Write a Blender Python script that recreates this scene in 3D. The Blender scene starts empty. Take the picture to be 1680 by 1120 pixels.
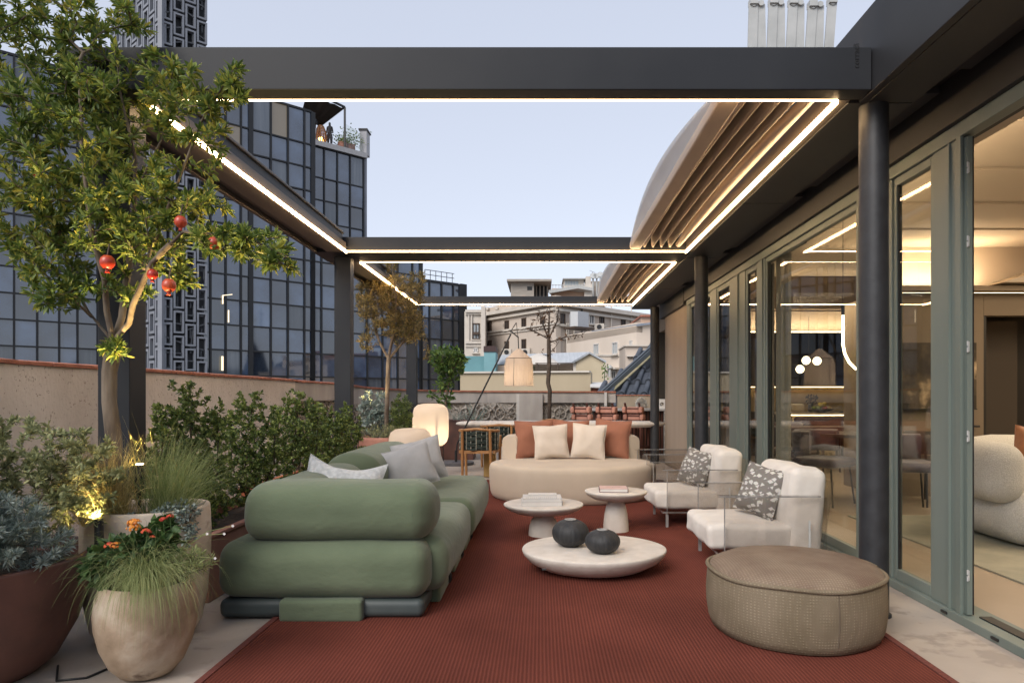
import bpy, math, random
import numpy as np
from mathutils import Vector, Matrix, noise as mnoise
R_ = math.radians
sc = bpy.context.scene
COL = sc.collection
# ------------------------------------------------------------------ camera, sky, sun, exposure
F = 1120.0; HX, HY = 887.0, 650.0; CH = 1.15       # 24 mm shift lens at 1.15 m above the terrace
cam_d = bpy.data.cameras.new('camera'); cam = bpy.data.objects.new('camera', cam_d); COL.objects.link(cam)
cam.location = (0, 0, CH); cam.rotation_euler = (R_(90), 0, 0)
cam_d.sensor_width = 36; cam_d.lens = 24
cam_d.shift_x = -(HX-840)/1680; cam_d.shift_y = (HY-560)/1680
cam_d.clip_start = .05; cam_d.clip_end = 3000
sc.camera = cam
W = bpy.data.worlds.new('World'); sc.world = W; W.use_nodes = True
nt = W.node_tree; bg = nt.nodes['Background']
SUN_EL, SUN_AZ = R_(38), R_(212)
sky = nt.nodes.new('ShaderNodeTexSky'); sky.sky_type = 'NISHITA'; sky.sun_disc = False
sky.sun_elevation = SUN_EL; sky.sun_rotation = SUN_AZ; sky.altitude = 50
sky.air_density = 1.0; sky.dust_density = 0.6; sky.ozone_density = 2.0
SKY_STRENGTH = 0.112
hsv = nt.nodes.new('ShaderNodeHueSaturation'); hsv.inputs['Saturation'].default_value = .38
mixw = nt.nodes.new('ShaderNodeMix'); mixw.data_type = 'RGBA'
mixw.inputs[0].default_value = .60; mixw.inputs[7].default_value = (4.75, 5.2, 6.35, 1)
nt.links.new(sky.outputs[0], hsv.inputs['Color']); nt.links.new(hsv.outputs[0], mixw.inputs[6])
nt.links.new(mixw.outputs[2], bg.inputs['Color']); bg.inputs['Strength'].default_value = SKY_STRENGTH
sd = bpy.data.lights.new('sun', 'SUN'); so = bpy.data.objects.new('sun', sd); COL.objects.link(so)
sd.energy = 2.0; sd.angle = R_(32); sd.color = (1, .93, .86)
so.rotation_euler = Vector((math.sin(SUN_AZ)*math.cos(SUN_EL), math.cos(SUN_AZ)*math.cos(SUN_EL), math.sin(SUN_EL))).to_track_quat('Z', 'Y').to_euler()
sc.view_settings.view_transform = 'Standard'; sc.view_settings.look = 'None'
sc.view_settings.exposure = 0.55; sc.view_settings.gamma = 1; sc.view_settings.use_curve_mapping = False
sc.render.engine = 'CYCLES'
sc.cycles.use_denoising = True
sc.cycles.max_bounces = 10; sc.cycles.transparent_max_bounces = 24; sc.cycles.diffuse_bounces = 4; sc.cycles.glossy_bounces = 4
sc.cycles.sample_clamp_indirect = 6; sc.cycles.caustics_reflective = False; sc.cycles.caustics_refractive = False

# ------------------------------------------------------------------ helpers
def X(px, d): return (px-HX)/F*d
def Z(py, d): return CH-(py-HY)/F*d
def P(px, py, d): return Vector((X(px, d), d, Z(py, d)))
def GD(py): return CH*F/(py-HY)                       # depth of a ground point
WORLD = {}
class B:
    def __init__(s): s.v = []; s.f = []; s.sm = []
    def add(s, vs, fs, smooth=False):
        n = len(s.v); s.v += [tuple(v) for v in vs]; s.f += [tuple(i+n for i in f) for f in fs]; s.sm += [smooth]*len(fs); return s
    def box(s, x0, x1, y0, y1, z0, z1, M=None):
        vs = [Vector((x, y, z)) for z in (z0, z1) for y in (y0, y1) for x in (x0, x1)]
        if M: vs = [M @ v for v in vs]
        return s.add(vs, [(0,2,3,1),(4,5,7,6),(0,1,5,4),(2,6,7,3),(0,4,6,2),(1,3,7,5)])
    def bar(s, a, b, w, h, up=(0,0,1)):                # rectangular bar between two points
        a = Vector(a); b = Vector(b); d = (b-a).normalized(); u = Vector(up)
        r = d.cross(u).normalized(); u = r.cross(d)
        vs = [p+r*sx*w/2+u*sz*h/2 for p in (a, b) for sx, sz in ((-1,-1),(1,-1),(1,1),(-1,1))]
        return s.add(vs, [(0,1,2,3),(7,6,5,4),(0,4,5,1),(1,5,6,2),(2,6,7,3),(3,7,4,0)])
    def prism(s, poly, axis, a, b):                    # poly in the two other axes, extruded a..b
        n = len(poly)
        def mk(p, t):
            return {0:(t,p[0],p[1]), 1:(p[0],t,p[1]), 2:(p[0],p[1],t)}[axis]
        vs = [mk(p, a) for p in poly]+[mk(p, b) for p in poly]
        return s.add(vs, [tuple(range(n)), tuple(range(2*n-1, n-1, -1))]+[(i, n+i, n+(i+1)%n, (i+1)%n) for i in range(n)])
    def tube(s, pts, r, n=8, caps=True):
        pts = [Vector(p) for p in pts]; rs = r if isinstance(r, (list, tuple)) else [r]*len(pts)
        vs = []; prev = None
        for i, p in enumerate(pts):
            d = (pts[min(i+1, len(pts)-1)]-pts[max(i-1, 0)]).normalized()
            if prev is None:
                a = Vector((0,0,1)) if abs(d.z) < .9 else Vector((1,0,0)); u = d.cross(a).normalized()
            else: u = (prev-d*prev.dot(d)).normalized()
            prev = u; w = d.cross(u)
            vs += [p+(u*math.cos(2*math.pi*k/n)+w*math.sin(2*math.pi*k/n))*rs[i] for k in range(n)]
        fs = [(i*n+k, i*n+(k+1)%n, (i+1)*n+(k+1)%n, (i+1)*n+k) for i in range(len(pts)-1) for k in range(n)]
        s.add(vs, fs, True)
        if caps: s.add(vs[:n], [tuple(range(n-1, -1, -1))]); s.add(vs[-n:], [tuple(range(n))])
        return s
    def lathe(s, prof, c=(0,0,0), n=40, sx=1, sy=1, cap=True, wob=None, smooth=True):
        vs = []
        for (r, z) in prof:
            for k in range(n):
                a = 2*math.pi*k/n; q = 1+(wob(a, z) if wob else 0)
                vs.append((c[0]+r*sx*math.cos(a)*q, c[1]+r*sy*math.sin(a)*q, c[2]+z))
        m = len(prof)
        s.add(vs, [(i*n+k, i*n+(k+1)%n, (i+1)*n+(k+1)%n, (i+1)*n+k) for i in range(m-1) for k in range(n)], smooth)
        if cap:
            if prof[0][0] > 1e-4: s.add(vs[:n], [tuple(range(n-1, -1, -1))])
            if prof[-1][0] > 1e-4: s.add(vs[-n:], [tuple(range(n))])
        return s
    def rbox(s, x0, x1, y0, y1, z0, z1, r=.05, bulge=0, k=5, m=8, wr=0, ws=4, M=None, seed=0, pw=2):
        h = Vector(((x1-x0)/2, (y1-y0)/2, (z1-z0)/2)); c = Vector(((x0+x1)/2, (y0+y1)/2, (z0+z1)/2))
        rv = Vector(r) if isinstance(r, (tuple, list)) else Vector((r, r, r)); rv = Vector([min(rv[i], h[i]*.999) for i in range(3)])
        def samp(H, r):
            e = [-H+r*i/k for i in range(k)]
            mid = [-(H-r)+2*(H-r)*i/m for i in range(m+1)]
            return e+mid+[-v for v in reversed(e)]
        S = [samp(h[i], rv[i]) for i in range(3)]
        vs = []; fs = []
        for ax in range(3):
            a, b = (ax+1)%3, (ax+2)%3
            for sg in (-1, 1):
                base = len(vs)
                for u in S[a]:
                    for w in S[b]:
                        q = Vector((0,0,0)); q[ax] = sg*h[ax]; q[a] = u; q[b] = w
                        inn = Vector([max(-(h[i]-rv[i]), min(h[i]-rv[i], q[i])) for i in range(3)])
                        # map square ring to round
                        d = q-inn
                        if d.length > 1e-9:
                            dd = Vector([math.tan(math.pi/4*max(-1, min(1, d[i]/rv[i]))) if i != ax else d[i]/rv[i] for i in range(3)]); dd = dd/(sum(abs(c_)**pw for c_ in dd)**(1/pw))
                            d = Vector((dd[0]*rv[0], dd[1]*rv[1], dd[2]*rv[2]))
                        p = inn+d
                        if bulge:
                            t = 1
                            for i in range(3):
                                pass
                            for i in range(3):
                                j, l = (i+1)%3, (i+2)%3
                                fct = (1-min(1, abs(p[j]/h[j]))**2.2)*(1-min(1, abs(p[l]/h[l]))**2.2)
                                bz = bulge[i] if isinstance(bulge, (tuple, list)) else bulge
                                p[i] += bz*fct*(p[i]/h[i])
                        if wr:
                            nn = mnoise.noise_vector(p*ws+Vector((seed*7.3, seed*3.1, 0)))+mnoise.noise_vector(p*ws*2.7+Vector((seed, 4, 9)))*.45
                            p = p+nn*wr
                        p = p+c
                        if M: p = M @ p
                        vs.append(p)
                na, nb = len(S[a]), len(S[b])
                for i in range(na-1):
                    for j in range(nb-1):
                        f = (base+i*nb+j, base+(i+1)*nb+j, base+(i+1)*nb+j+1, base+i*nb+j+1)
                        fs.append(f if sg > 0 else f[::-1])
        # weld
        key = {}; mp = []; out = []
        for v in vs:
            kk = (round(v[0], 5), round(v[1], 5), round(v[2], 5))
            if kk not in key: key[kk] = len(out); out.append(v)
            mp.append(key[kk])
        fs2 = []
        for f in fs:
            g = []
            for i in f:
                if mp[i] not in g: g.append(mp[i])
            if len(g) >= 3: fs2.append(tuple(g))
        return s.add(out, fs2, True)
    def pillow(s, w, h, t, M=None, n=18, seed=0, dent=.0, wr=.006):
        vs = []; fs = []
        for sg in (1, -1):
            base = len(vs)
            for i in range(n+1):
                for j in range(n+1):
                    u = -1+2*i/n; v = -1+2*j/n
                    e = ((1-abs(u)**2.6)*(1-abs(v)**2.6))
                    th = t/2*max(0, e)**.55
                    k = 1-.09*(1-abs(u*v)**1.1)*max(abs(u), abs(v))**3     # edges pulled in, corners out
                    p = Vector((u*w/2*(k if abs(u) > abs(v)*.0 else 1), 0, v*h/2*k))
                    p.y = sg*th
                    nn = mnoise.noise_vector(Vector((p.x*9+seed*5, sg*3.1, p.z*9)))*wr*2
                    p += Vector((nn.x*.5, nn.y*(1 if e > .02 else 0), nn.z*.5))
                    p.z -= dent*(1-u*u)*max(0, v)
                    vs.append(M @ p if M else p)
            for i in range(n):
                for j in range(n):
                    f = (base+i*(n+1)+j, base+(i+1)*(n+1)+j, base+(i+1)*(n+1)+j+1, base+i*(n+1)+j+1)
                    fs.append(f[::-1] if sg > 0 else f)
        return s.add(vs, fs, True)
    def build(s, name, mat, parent=None, loc=None, smooth=None, local=False):
        me = bpy.data.meshes.new(name)
        if parent is not None: org = WORLD[parent]
        elif loc is not None: org = Vector(loc)
        else:
            a = np.array(s.v); org = Vector(((a[:,0].min()+a[:,0].max())/2, (a[:,1].min()+a[:,1].max())/2, a[:,2].min()))
        o3 = (org.x, org.y, org.z)
        me.from_pydata([(v[0]-o3[0], v[1]-o3[1], v[2]-o3[2]) for v in s.v], [], s.f)
        me.polygons.foreach_set('use_smooth', s.sm if smooth is None else [smooth]*len(s.f))
        me.update()
        if mat: me.materials.append(mat)
        ob = bpy.data.objects.new(name, me); COL.objects.link(ob)
        if parent is not None: ob.parent = parent
        else: ob.location = org
        WORLD[ob] = org
        return ob
def tag(o, label=None, cat=None, group=None, kind=None):
    if label: o['label'] = label
    if cat: o['category'] = cat
    if group: o['group'] = group
    if kind: o['kind'] = kind
    return o
def thing(name, label, cat, loc=(0,0,0), group=None):
    o = bpy.data.objects.new(name, None); COL.objects.link(o); o.location = loc; o.empty_display_size = .1
    WORLD[o] = Vector(loc); return tag(o, label, cat, group)
def struct(b, name, mat, **k): return tag(b.build(name, mat, **k), kind='structure')
def bev(o, w, seg=2):
    m = o.modifiers.new('bevel', 'BEVEL'); m.width = w; m.segments = seg; m.limit_method = 'ANGLE'; m.angle_limit = R_(35)
    for p in o.data.polygons: p.use_smooth = True
    m.harden_normals = True
    return o
def piece(o, M=None, parent=None):                   # cheap copy of an object sharing its mesh
    c = o.copy(); COL.objects.link(c)
    if parent is not None: c.parent = parent
    if M is not None: c.matrix_local = M
    WORLD[c] = WORLD[o]
    return c
def copy_tree(o, parent=None, label=None):
    c = o.copy(); COL.objects.link(c)
    if parent is not None: c.parent = parent
    if label: c['label'] = label
    for ch in list(o.children): copy_tree(ch, c)
    return c

# ------------------------------------------------------------------ materials
def lin(h):
    h = h.lstrip('#'); r = [int(h[i:i+2], 16)/255 for i in (0, 2, 4)]
    return tuple(((c+.055)/1.055)**2.4 if c > .04045 else c/12.92 for c in r)
def setin(n, k, v):
    if k in n.inputs: n.inputs[k].default_value = v
def mat(name, a, b=None, rough=.6, metal=0, scale=6, detail=6, bump=0, bscale=80, stretch=(1,1,1), spec=.5, ior=None,
        sheen=0, lo=.35, hi=.65, island=None, translucent=0, wave=None, coat=0, mid=None, rvar=0, spots=None):
    if isinstance(a, str): a = lin(a)
    if isinstance(b, str): b = lin(b)
    m = bpy.data.materials.new(name); m.use_nodes = True; N = m.node_tree.nodes; L = m.node_tree.links
    bs = N['Principled BSDF']; out = N['Material Output']
    tc = N.new('ShaderNodeTexCoord'); mp = N.new('ShaderNodeMapping'); mp.inputs['Scale'].default_value = stretch
    L.new(tc.outputs['Object'], mp.inputs['Vector'])
    setin(bs, 'Roughness', rough); setin(bs, 'Metallic', metal); setin(bs, 'Specular IOR Level', spec)
    if ior: setin(bs, 'IOR', ior)
    if sheen: setin(bs, 'Sheen Weight', sheen); setin(bs, 'Sheen Roughness', .5)
    if coat: setin(bs, 'Coat Weight', coat); setin(bs, 'Coat Roughness', .15)
    col = None
    if b is not None:
        no = N.new('ShaderNodeTexNoise'); no.inputs['Scale'].default_value = scale; no.inputs['Detail'].default_value = detail
        L.new(mp.outputs[0], no.inputs['Vector'])
        cr = N.new('ShaderNodeValToRGB'); cr.color_ramp.elements[0].position = lo; cr.color_ramp.elements[1].position = hi
        cr.color_ramp.elements[0].color = (*a, 1); cr.color_ramp.elements[1].color = (*b, 1)
        if island:
            ge = N.new('ShaderNodeNewGeometry')
            ma = N.new('ShaderNodeMath'); ma.operation = 'MULTIPLY_ADD'; ma.inputs[1].default_value = island
            L.new(ge.outputs['Random Per Island'], ma.inputs[0])
            m2 = N.new('ShaderNodeMath'); m2.operation = 'SUBTRACT'; m2.inputs[1].default_value = island/2
            L.new(no.outputs[0], m2.inputs[0]); L.new(m2.outputs[0], ma.inputs[2]); L.new(ma.outputs[0], cr.inputs[0])
        else: L.new(no.outputs[0], cr.inputs[0])
        if mid is not None:
            e = cr.color_ramp.elements.new((lo+hi)/2); e.color = (*(lin(mid) if isinstance(mid, str) else mid), 1)
        col = cr.outputs[0]
        if rvar:
            mr = N.new('ShaderNodeMapRange'); mr.inputs[3].default_value = rough-rvar; mr.inputs[4].default_value = rough+rvar
            L.new(no.outputs[0], mr.inputs[0]); L.new(mr.outputs[0], bs.inputs['Roughness'])
    else: setin(bs, 'Base Color', (*a, 1))
    if spots and col is not None:
        c2, sscale, thr = spots; c2 = lin(c2) if isinstance(c2, str) else c2
        n3 = N.new('ShaderNodeTexNoise'); n3.inputs['Scale'].default_value = sscale; n3.inputs['Detail'].default_value = 8; L.new(tc.outputs['Object'], n3.inputs['Vector'])
        r3 = N.new('ShaderNodeValToRGB'); r3.color_ramp.elements[0].position = thr; r3.color_ramp.elements[1].position = thr+.06; L.new(n3.outputs[0], r3.inputs[0])
        mx = N.new('ShaderNodeMix'); mx.data_type = 'RGBA'; mx.inputs[7].default_value = (*c2, 1); L.new(r3.outputs[0], mx.inputs[0]); L.new(col, mx.inputs[6]); col = mx.outputs[2]
    if wave:                                          # fine woven ribs: (axis vector scale, strength, dark colour factor)
        vec, amt = wave
        acc = None
        for ax, s_ in enumerate(vec):
            if not s_: continue
            w = N.new('ShaderNodeTexWave'); w.bands_direction = 'XYZ'[ax]; w.inputs['Scale'].default_value = s_; w.inputs['Distortion'].default_value = .6; w.inputs['Detail'].default_value = 1
            w.inputs['Detail Scale'].default_value = 3
            L.new(tc.outputs['Object'], w.inputs['Vector'])
            if acc is None: acc = w.outputs['Fac']
            else:
                mm = N.new('ShaderNodeMath'); mm.operation = 'MULTIPLY'; L.new(acc, mm.inputs[0]); L.new(w.outputs['Fac'], mm.inputs[1]); acc = mm.outputs[0]
        mx = N.new('ShaderNodeMix'); mx.data_type = 'RGBA'; mx.blend_type = 'MULTIPLY'
        mr = N.new('ShaderNodeMapRange'); mr.inputs[3].default_value = amt; mr.inputs[4].default_value = 0
        L.new(acc, mr.inputs[0]); L.new(mr.outputs[0], mx.inputs[0])
        if col is not None: L.new(col, mx.inputs[6])
        else: mx.inputs[6].default_value = (*a, 1)
        mx.inputs[7].default_value = (.25, .22, .22, 1); col = mx.outputs[2]
        wb = N.new('ShaderNodeBump'); wb.inputs['Strength'].default_value = min(1, amt*1.2); wb.inputs['Distance'].default_value = .004
        L.new(acc, wb.inputs['Height'])
    if col is not None: L.new(col, bs.inputs['Base Color'])
    if bump:
        n2 = N.new('ShaderNodeTexNoise'); n2.inputs['Scale'].default_value = bscale; n2.inputs['Detail'].default_value = 4; L.new(mp.outputs[0], n2.inputs['Vector'])
        bp = N.new('ShaderNodeBump'); bp.inputs['Strength'].default_value = bump; bp.inputs['Distance'].default_value = .01
        L.new(n2.outputs[0], bp.inputs['Height'])
        if wave: L.new(wb.outputs[0], bp.inputs['Normal'])
        L.new(bp.outputs[0], bs.inputs['Normal'])
    elif wave: L.new(wb.outputs[0], bs.inputs['Normal'])
    if translucent:
        tr = N.new('ShaderNodeBsdfTranslucent'); ms = N.new('ShaderNodeMixShader'); ms.inputs[0].default_value = translucent
        if col is not None: L.new(col, tr.inputs['Color'])
        else: tr.inputs['Color'].default_value = (*a, 1)
        L.new(bs.outputs[0], ms.inputs[1]); L.new(tr.outputs[0], ms.inputs[2]); L.new(ms.outputs[0], out.inputs[0])
    return m
def emat(name, c, s):
    m = bpy.data.materials.new(name); m.use_nodes = True; b_ = m.node_tree.nodes['Principled BSDF']
    setin(b_, 'Base Color', (.8, .75, .7, 1)); b_.inputs['Emission Color'].default_value = (*c, 1); b_.inputs['Emission Strength'].default_value = s
    return m
def gmat(name, tint=(1,1,1), refl=1.0, ior=1.5, rough=0):
    m = bpy.data.materials.new(name); m.use_nodes = True; N = m.node_tree.nodes; L = m.node_tree.links; N.remove(N['Principled BSDF'])
    t = N.new('ShaderNodeBsdfTransparent'); t.inputs[0].default_value = (*tint, 1)
    g = N.new('ShaderNodeBsdfGlossy'); g.inputs['Roughness'].default_value = rough
    lw = N.new('ShaderNodeLayerWeight'); lw.inputs[0].default_value = .5
    f = N.new('ShaderNodeMath'); f.operation = 'POWER'; f.inputs[1].default_value = 5; L.new(lw.outputs['Facing'], f.inputs[0])
    mu = N.new('ShaderNodeMath'); mu.operation = 'MULTIPLY_ADD'; mu.inputs[1].default_value = .92*refl; mu.inputs[2].default_value = .045*refl; mu.use_clamp = True
    ms = N.new('ShaderNodeMixShader')
    L.new(f.outputs[0], mu.inputs[0]); L.new(mu.outputs[0], ms.inputs[0]); L.new(t.outputs[0], ms.inputs[1]); L.new(g.outputs[0], ms.inputs[2])
    L.new(ms.outputs[0], N['Material Output'].inputs[0]); return m
M = {}
M['beam'] = mat('dark_metal', (.022,.024,.028), (.028,.030,.034), rough=.5, scale=2, metal=.0, bump=.03, bscale=300, rvar=.05, spec=.22)
M['taupe'] = mat('beam_metal_glow', (.10,.088,.078), (.12,.105,.092), rough=.5, scale=2, spec=.2)  # beam paint lightened on side beams and rails, standing in for warm strip glow
M['col'] = mat('column_metal', (.018,.019,.022), (.027,.029,.033), rough=.5, scale=14, bump=.12, bscale=40)
M['soffit'] = mat('soffit_metal', (.022,.022,.024), (.028,.028,.03), rough=.55, scale=2, bump=.03, bscale=200)
M['black'] = mat('black_metal', (.012,.012,.013), (.02,.02,.02), rough=.45, scale=20)
M['led'] = emat('led_strip', (1, .66, .34), 24)
M['frame'] = mat('green_frame', (.145,.178,.158), (.175,.208,.187), rough=.42, scale=3, bump=.05, bscale=60, stretch=(1,1,.2), rvar=.06)
M['glass'] = gmat('window_glass', (.93,.94,.92), 1.0, 1.45)
M['acrylic'] = gmat('acrylic', (.93,.92,.91), 1.0, 1.45)
M['floor'] = mat('concrete_floor', (.36,.31,.265), (.46,.405,.35), rough=.7, scale=1.6, detail=9, bump=.12, bscale=50, lo=.3, hi=.7, spots=((.30,.26,.225), 5, .60))
M['rug'] = mat('woven_rug', (.125,.036,.025), (.20,.058,.041), rough=.95, scale=1.3, detail=12, bump=.35, bscale=200, wave=((19, 0, 0), .45), lo=.3, hi=.7, spec=.1)
M['plaster'] = mat('rough_plaster', (.52,.475,.43), (.66,.61,.56), rough=.95, scale=2.2, detail=12, bump=.9, bscale=45, stretch=(1,1,.55), spots=((.30,.25,.21), 55, .62))
M['plaster2'] = mat('grey_plaster', (.33,.305,.28), (.43,.40,.37), rough=.9, scale=4, detail=8, bump=.3, bscale=60, stretch=(1,1,.35))
M['relief'] = mat('carved_stone', (.20,.175,.15), (.42,.385,.34), rough=.95, scale=26, detail=8, bump=.6, bscale=70)
M['coping'] = mat('terracotta_tile', (.27,.095,.055), (.42,.17,.11), rough=.85, scale=9, bump=.4, bscale=60)
M['sofa'] = mat('green_fabric', (.108,.142,.083), (.135,.172,.103), rough=.9, scale=3, bump=.5, bscale=15, sheen=.2, stretch=(1,1,1.6), wave=((60, 0, 60), .12))
M['sofabase'] = mat('sofa_base', (.05,.065,.065), (.065,.08,.078), rough=.55, scale=5)
M['white_f'] = mat('white_fabric', (.60,.56,.51), (.68,.645,.595), rough=.95, scale=6, bump=.35, bscale=22, sheen=.1)
M['cream_f'] = mat('cream_fabric', (.56,.485,.405), (.62,.54,.455), rough=.95, scale=6, bump=.2, bscale=300, sheen=.1)
M['beige_f'] = mat('beige_fabric', (.49,.405,.31), (.54,.45,.35), rough=.92, scale=3, bump=.2, bscale=350, sheen=.12)
M['rust_f'] = mat('rust_fabric', (.245,.095,.054), (.295,.118,.068), rough=.9, scale=5, bump=.2, bscale=260, sheen=.1)
M['grey_f'] = mat('grey_fabric', (.38,.38,.38), (.46,.46,.46), rough=.95, scale=8, bump=.4, bscale=300)
M['boucle'] = mat('boucle', (.50,.49,.46), (.66,.65,.62), rough=1, scale=120, bump=1, bscale=130, sheen=.2)
M['pouf'] = mat('pouf_weave', (.25,.205,.135), (.32,.265,.185), rough=.95, scale=5, bump=.4, bscale=300, spec=.2, wave=((24, 24, 24), .42))
M['plasterw'] = mat('white_stone', (.54,.49,.43), (.65,.60,.54), rough=.72, scale=11, detail=10, bump=.3, bscale=30, lo=.3, hi=.7)
M['vase'] = mat('black_ceramic', (.016,.017,.019), (.03,.031,.033), rough=.6, scale=30, bump=.6, bscale=50, stretch=(1.2,1.2,.12))
M['rim'] = mat('vase_rim', (.25,.24,.23), (.33,.32,.3), rough=.7)
M['pot_dark'] = mat('rusty_brown_pot', (.07,.034,.028), (.135,.06,.045), rough=.6, scale=4, detail=10, bump=.25, bscale=20, rvar=.1)
M['pot_pale'] = mat('aged_terracotta', (.26,.19,.125), (.48,.40,.31), rough=.9, scale=6, detail=12, bump=.45, bscale=28, spots=((.15,.10,.07), 5.5, .62), mid=(.36,.27,.19))
M['pot_tall'] = mat('pale_weathered_clay', (.42,.34,.26), (.62,.54,.45), rough=.9, scale=5, detail=12, bump=.4, bscale=28, spots=((.30,.17,.12), 5, .63), mid=(.52,.43,.34))
M['terra'] = mat('terracotta_planter', (.30,.13,.095), (.42,.21,.155), rough=.85, scale=4, detail=8, bump=.2, bscale=40)
M['terra2'] = mat('orange_planter', (.42,.12,.05), (.5,.16,.075), rough=.8, scale=4, detail=8, bump=.2, bscale=40)
M['soil'] = mat('soil', (.02,.014,.01), (.06,.042,.03), rough=1, scale=30, bump=1, bscale=40)
M['bark'] = mat('bark', (.085,.062,.045), (.22,.175,.13), rough=.95, scale=14, detail=8, bump=.8, bscale=30, stretch=(1,1,.25))
M['bark_d'] = mat('dark_bark', (.045,.032,.025), (.10,.075,.055), rough=.95, scale=14, bump=.6, bscale=30, stretch=(1,1,.25))
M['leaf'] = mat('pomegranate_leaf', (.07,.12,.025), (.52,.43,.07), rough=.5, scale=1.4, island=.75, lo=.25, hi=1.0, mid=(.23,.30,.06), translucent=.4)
M['leaf_sh'] = mat('shrub_leaf', (.06,.105,.028), (.30,.36,.09), rough=.5, scale=3, island=.8, lo=.25, hi=.95, translucent=.25)
M['leaf_ol'] = mat('olive_leaf', (.10,.09,.035), (.36,.26,.09), rough=.6, scale=3, island=.8, lo=.25, hi=.9, translucent=.3)
M['leaf_ci'] = mat('citrus_leaf', (.04,.09,.02), (.20,.30,.07), rough=.4, scale=3, island=.8, lo=.25, hi=.9, translucent=.3)
M['leaf_gr'] = mat('silver_leaf', (.17,.23,.20), (.44,.50,.46), rough=.75, scale=5, island=.8, lo=.25, hi=.9, translucent=.2)
M['leaf_si'] = mat('sage_leaf', (.20,.23,.11), (.45,.45,.22), rough=.7, scale=5, island=.8, lo=.25, hi=.9, translucent=.25)
M['leaf_la'] = mat('lantana_leaf', (.03,.075,.02), (.08,.15,.04), rough=.5, scale=6, island=.8, lo=.25, hi=.9, translucent=.25, bump=.5, bscale=120)
M['leaf_dr'] = mat('dry_leaf', (.08,.045,.025), (.16,.09,.05), rough=.8, scale=6, island=.8, lo=.25, hi=.9, translucent=.2)
M['grassg'] = mat('green_blade', (.14,.20,.06), (.42,.45,.20), rough=.7, scale=6, island=.9, lo=.1, hi=.95, translucent=.3)
M['grassy'] = mat('straw_blade', (.28,.23,.08), (.60,.48,.22), rough=.7, scale=6, island=.9, lo=.1, hi=.95, translucent=.3)
M['pom'] = mat('pomegranate_skin', (.42,.025,.015), (.55,.09,.03), rough=.35, scale=9, spec=.6)
M['wood'] = mat('teak', (.34,.165,.06), (.46,.245,.10), rough=.5, scale=10, stretch=(1,1,.15), bump=.1, bscale=60)
M['wood_d'] = mat('dark_red_wood', (.06,.02,.014), (.10,.035,.024), rough=.45, scale=10, stretch=(1,1,.15))
M['pink_f'] = mat('salmon_fabric', (.42,.20,.145), (.5,.25,.19), rough=.9, scale=8, bump=.3, bscale=200)
M['wine_f'] = mat('wine_fabric', (.20,.06,.055), (.26,.08,.07), rough=.9, scale=8, bump=.3, bscale=200)
M['rope'] = mat('green_rope', (.022,.035,.028), (.04,.055,.045), rough=.8, scale=30)
M['rope_w'] = mat('pale_rope', (.35,.34,.28), (.42,.41,.35), rough=.8, scale=30)
M['paper'] = mat('paper', (.62,.6,.57), (.68,.66,.63), rough=.8, scale=10)
M['pinkcov'] = mat('pink_cover', (.55,.38,.34), (.62,.45,.41), rough=.7, scale=10)
M['redcov'] = mat('dark_red_cover', (.09,.025,.025), rough=.6)
M['ink'] = mat('ink', (.04,.04,.04), rough=.6)
M['tower_w'] = mat('tower_frame', (.19,.205,.235), (.24,.255,.29), rough=.6, scale=.8)
M['dark_in'] = mat('dark_interior', (.012,.014,.018), (.035,.038,.045), rough=.6, scale=.9)
M['mull'] = mat('facade_mullion', (.006,.007,.009), (.010,.011,.013), rough=.5, scale=1)
M['pane'] = mat('facade_glass', (.008,.016,.034), (.055,.088,.15), rough=.04, scale=.45, ior=2.2, detail=5, bump=.06, bscale=.7, lo=.3, hi=.75)  # blue noise in the base colour paints mottled cloud and sky reflections
M['pane_l'] = mat('lit_window_glass', (.10,.09,.07), rough=.05, ior=1.9); M['pane_l'].node_tree.nodes['Principled BSDF'].inputs['Emission Color'].default_value = (1,.75,.45,1); M['pane_l'].node_tree.nodes['Principled BSDF'].inputs['Emission Strength'].default_value = .05
M['pane_c'] = mat('curtained_glass', (.055,.07,.09), (.09,.105,.125), rough=.06, scale=1.4, ior=1.9, stretch=(3,3,.15))

def vary(m, lo, hi):                                   # each pane of the facade a little lighter or darker than the next
    N = m.node_tree.nodes; L = m.node_tree.links; bs = N['Principled BSDF']; src = bs.inputs['Base Color'].links[0].from_socket
    oi = N.new('ShaderNodeObjectInfo'); mr = N.new('ShaderNodeMapRange'); mr.inputs[3].default_value = lo; mr.inputs[4].default_value = hi; L.new(oi.outputs['Random'], mr.inputs[0])
    h = N.new('ShaderNodeHueSaturation'); L.new(mr.outputs[0], h.inputs['Value']); L.new(src, h.inputs['Color']); L.new(h.outputs[0], bs.inputs['Base Color'])
vary(M['pane'], .35, 1.9); vary(M['pane_c'], .6, 1.5)
# ================================================================== SETTING
b = B(); b.box(-900, 900, -700, 1500, -24, -22); struct(b, 'ground', mat('city_ground', (.12,.11,.10), (.2,.18,.16), rough=.9, scale=.02), loc=(0,0,-22))
b = B(); b.box(-3.3, 2.12, -3, 14.4, -.3, 0); struct(b, 'terrace_floor', M['floor'])
b = B(); b.box(-1.375, 1.66, .6, 9.3, .0, .012)
rug = b.build('rug', M['rug']); tag(rug, 'large terracotta red woven outdoor rug under the seating group', 'rug')
b = B(); b.box(-1.375, -1.345, .6, 9.3, .012, .017); b.box(1.63, 1.66, .6, 9.3, .012, .017); b.box(-1.345, 1.63, 9.27, 9.3, .012, .017)
b.build('border', mat('rug_border', (.12,.03,.022), (.17,.045,.032), rough=.95, scale=60, bump=.4, bscale=200), rug)

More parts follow.
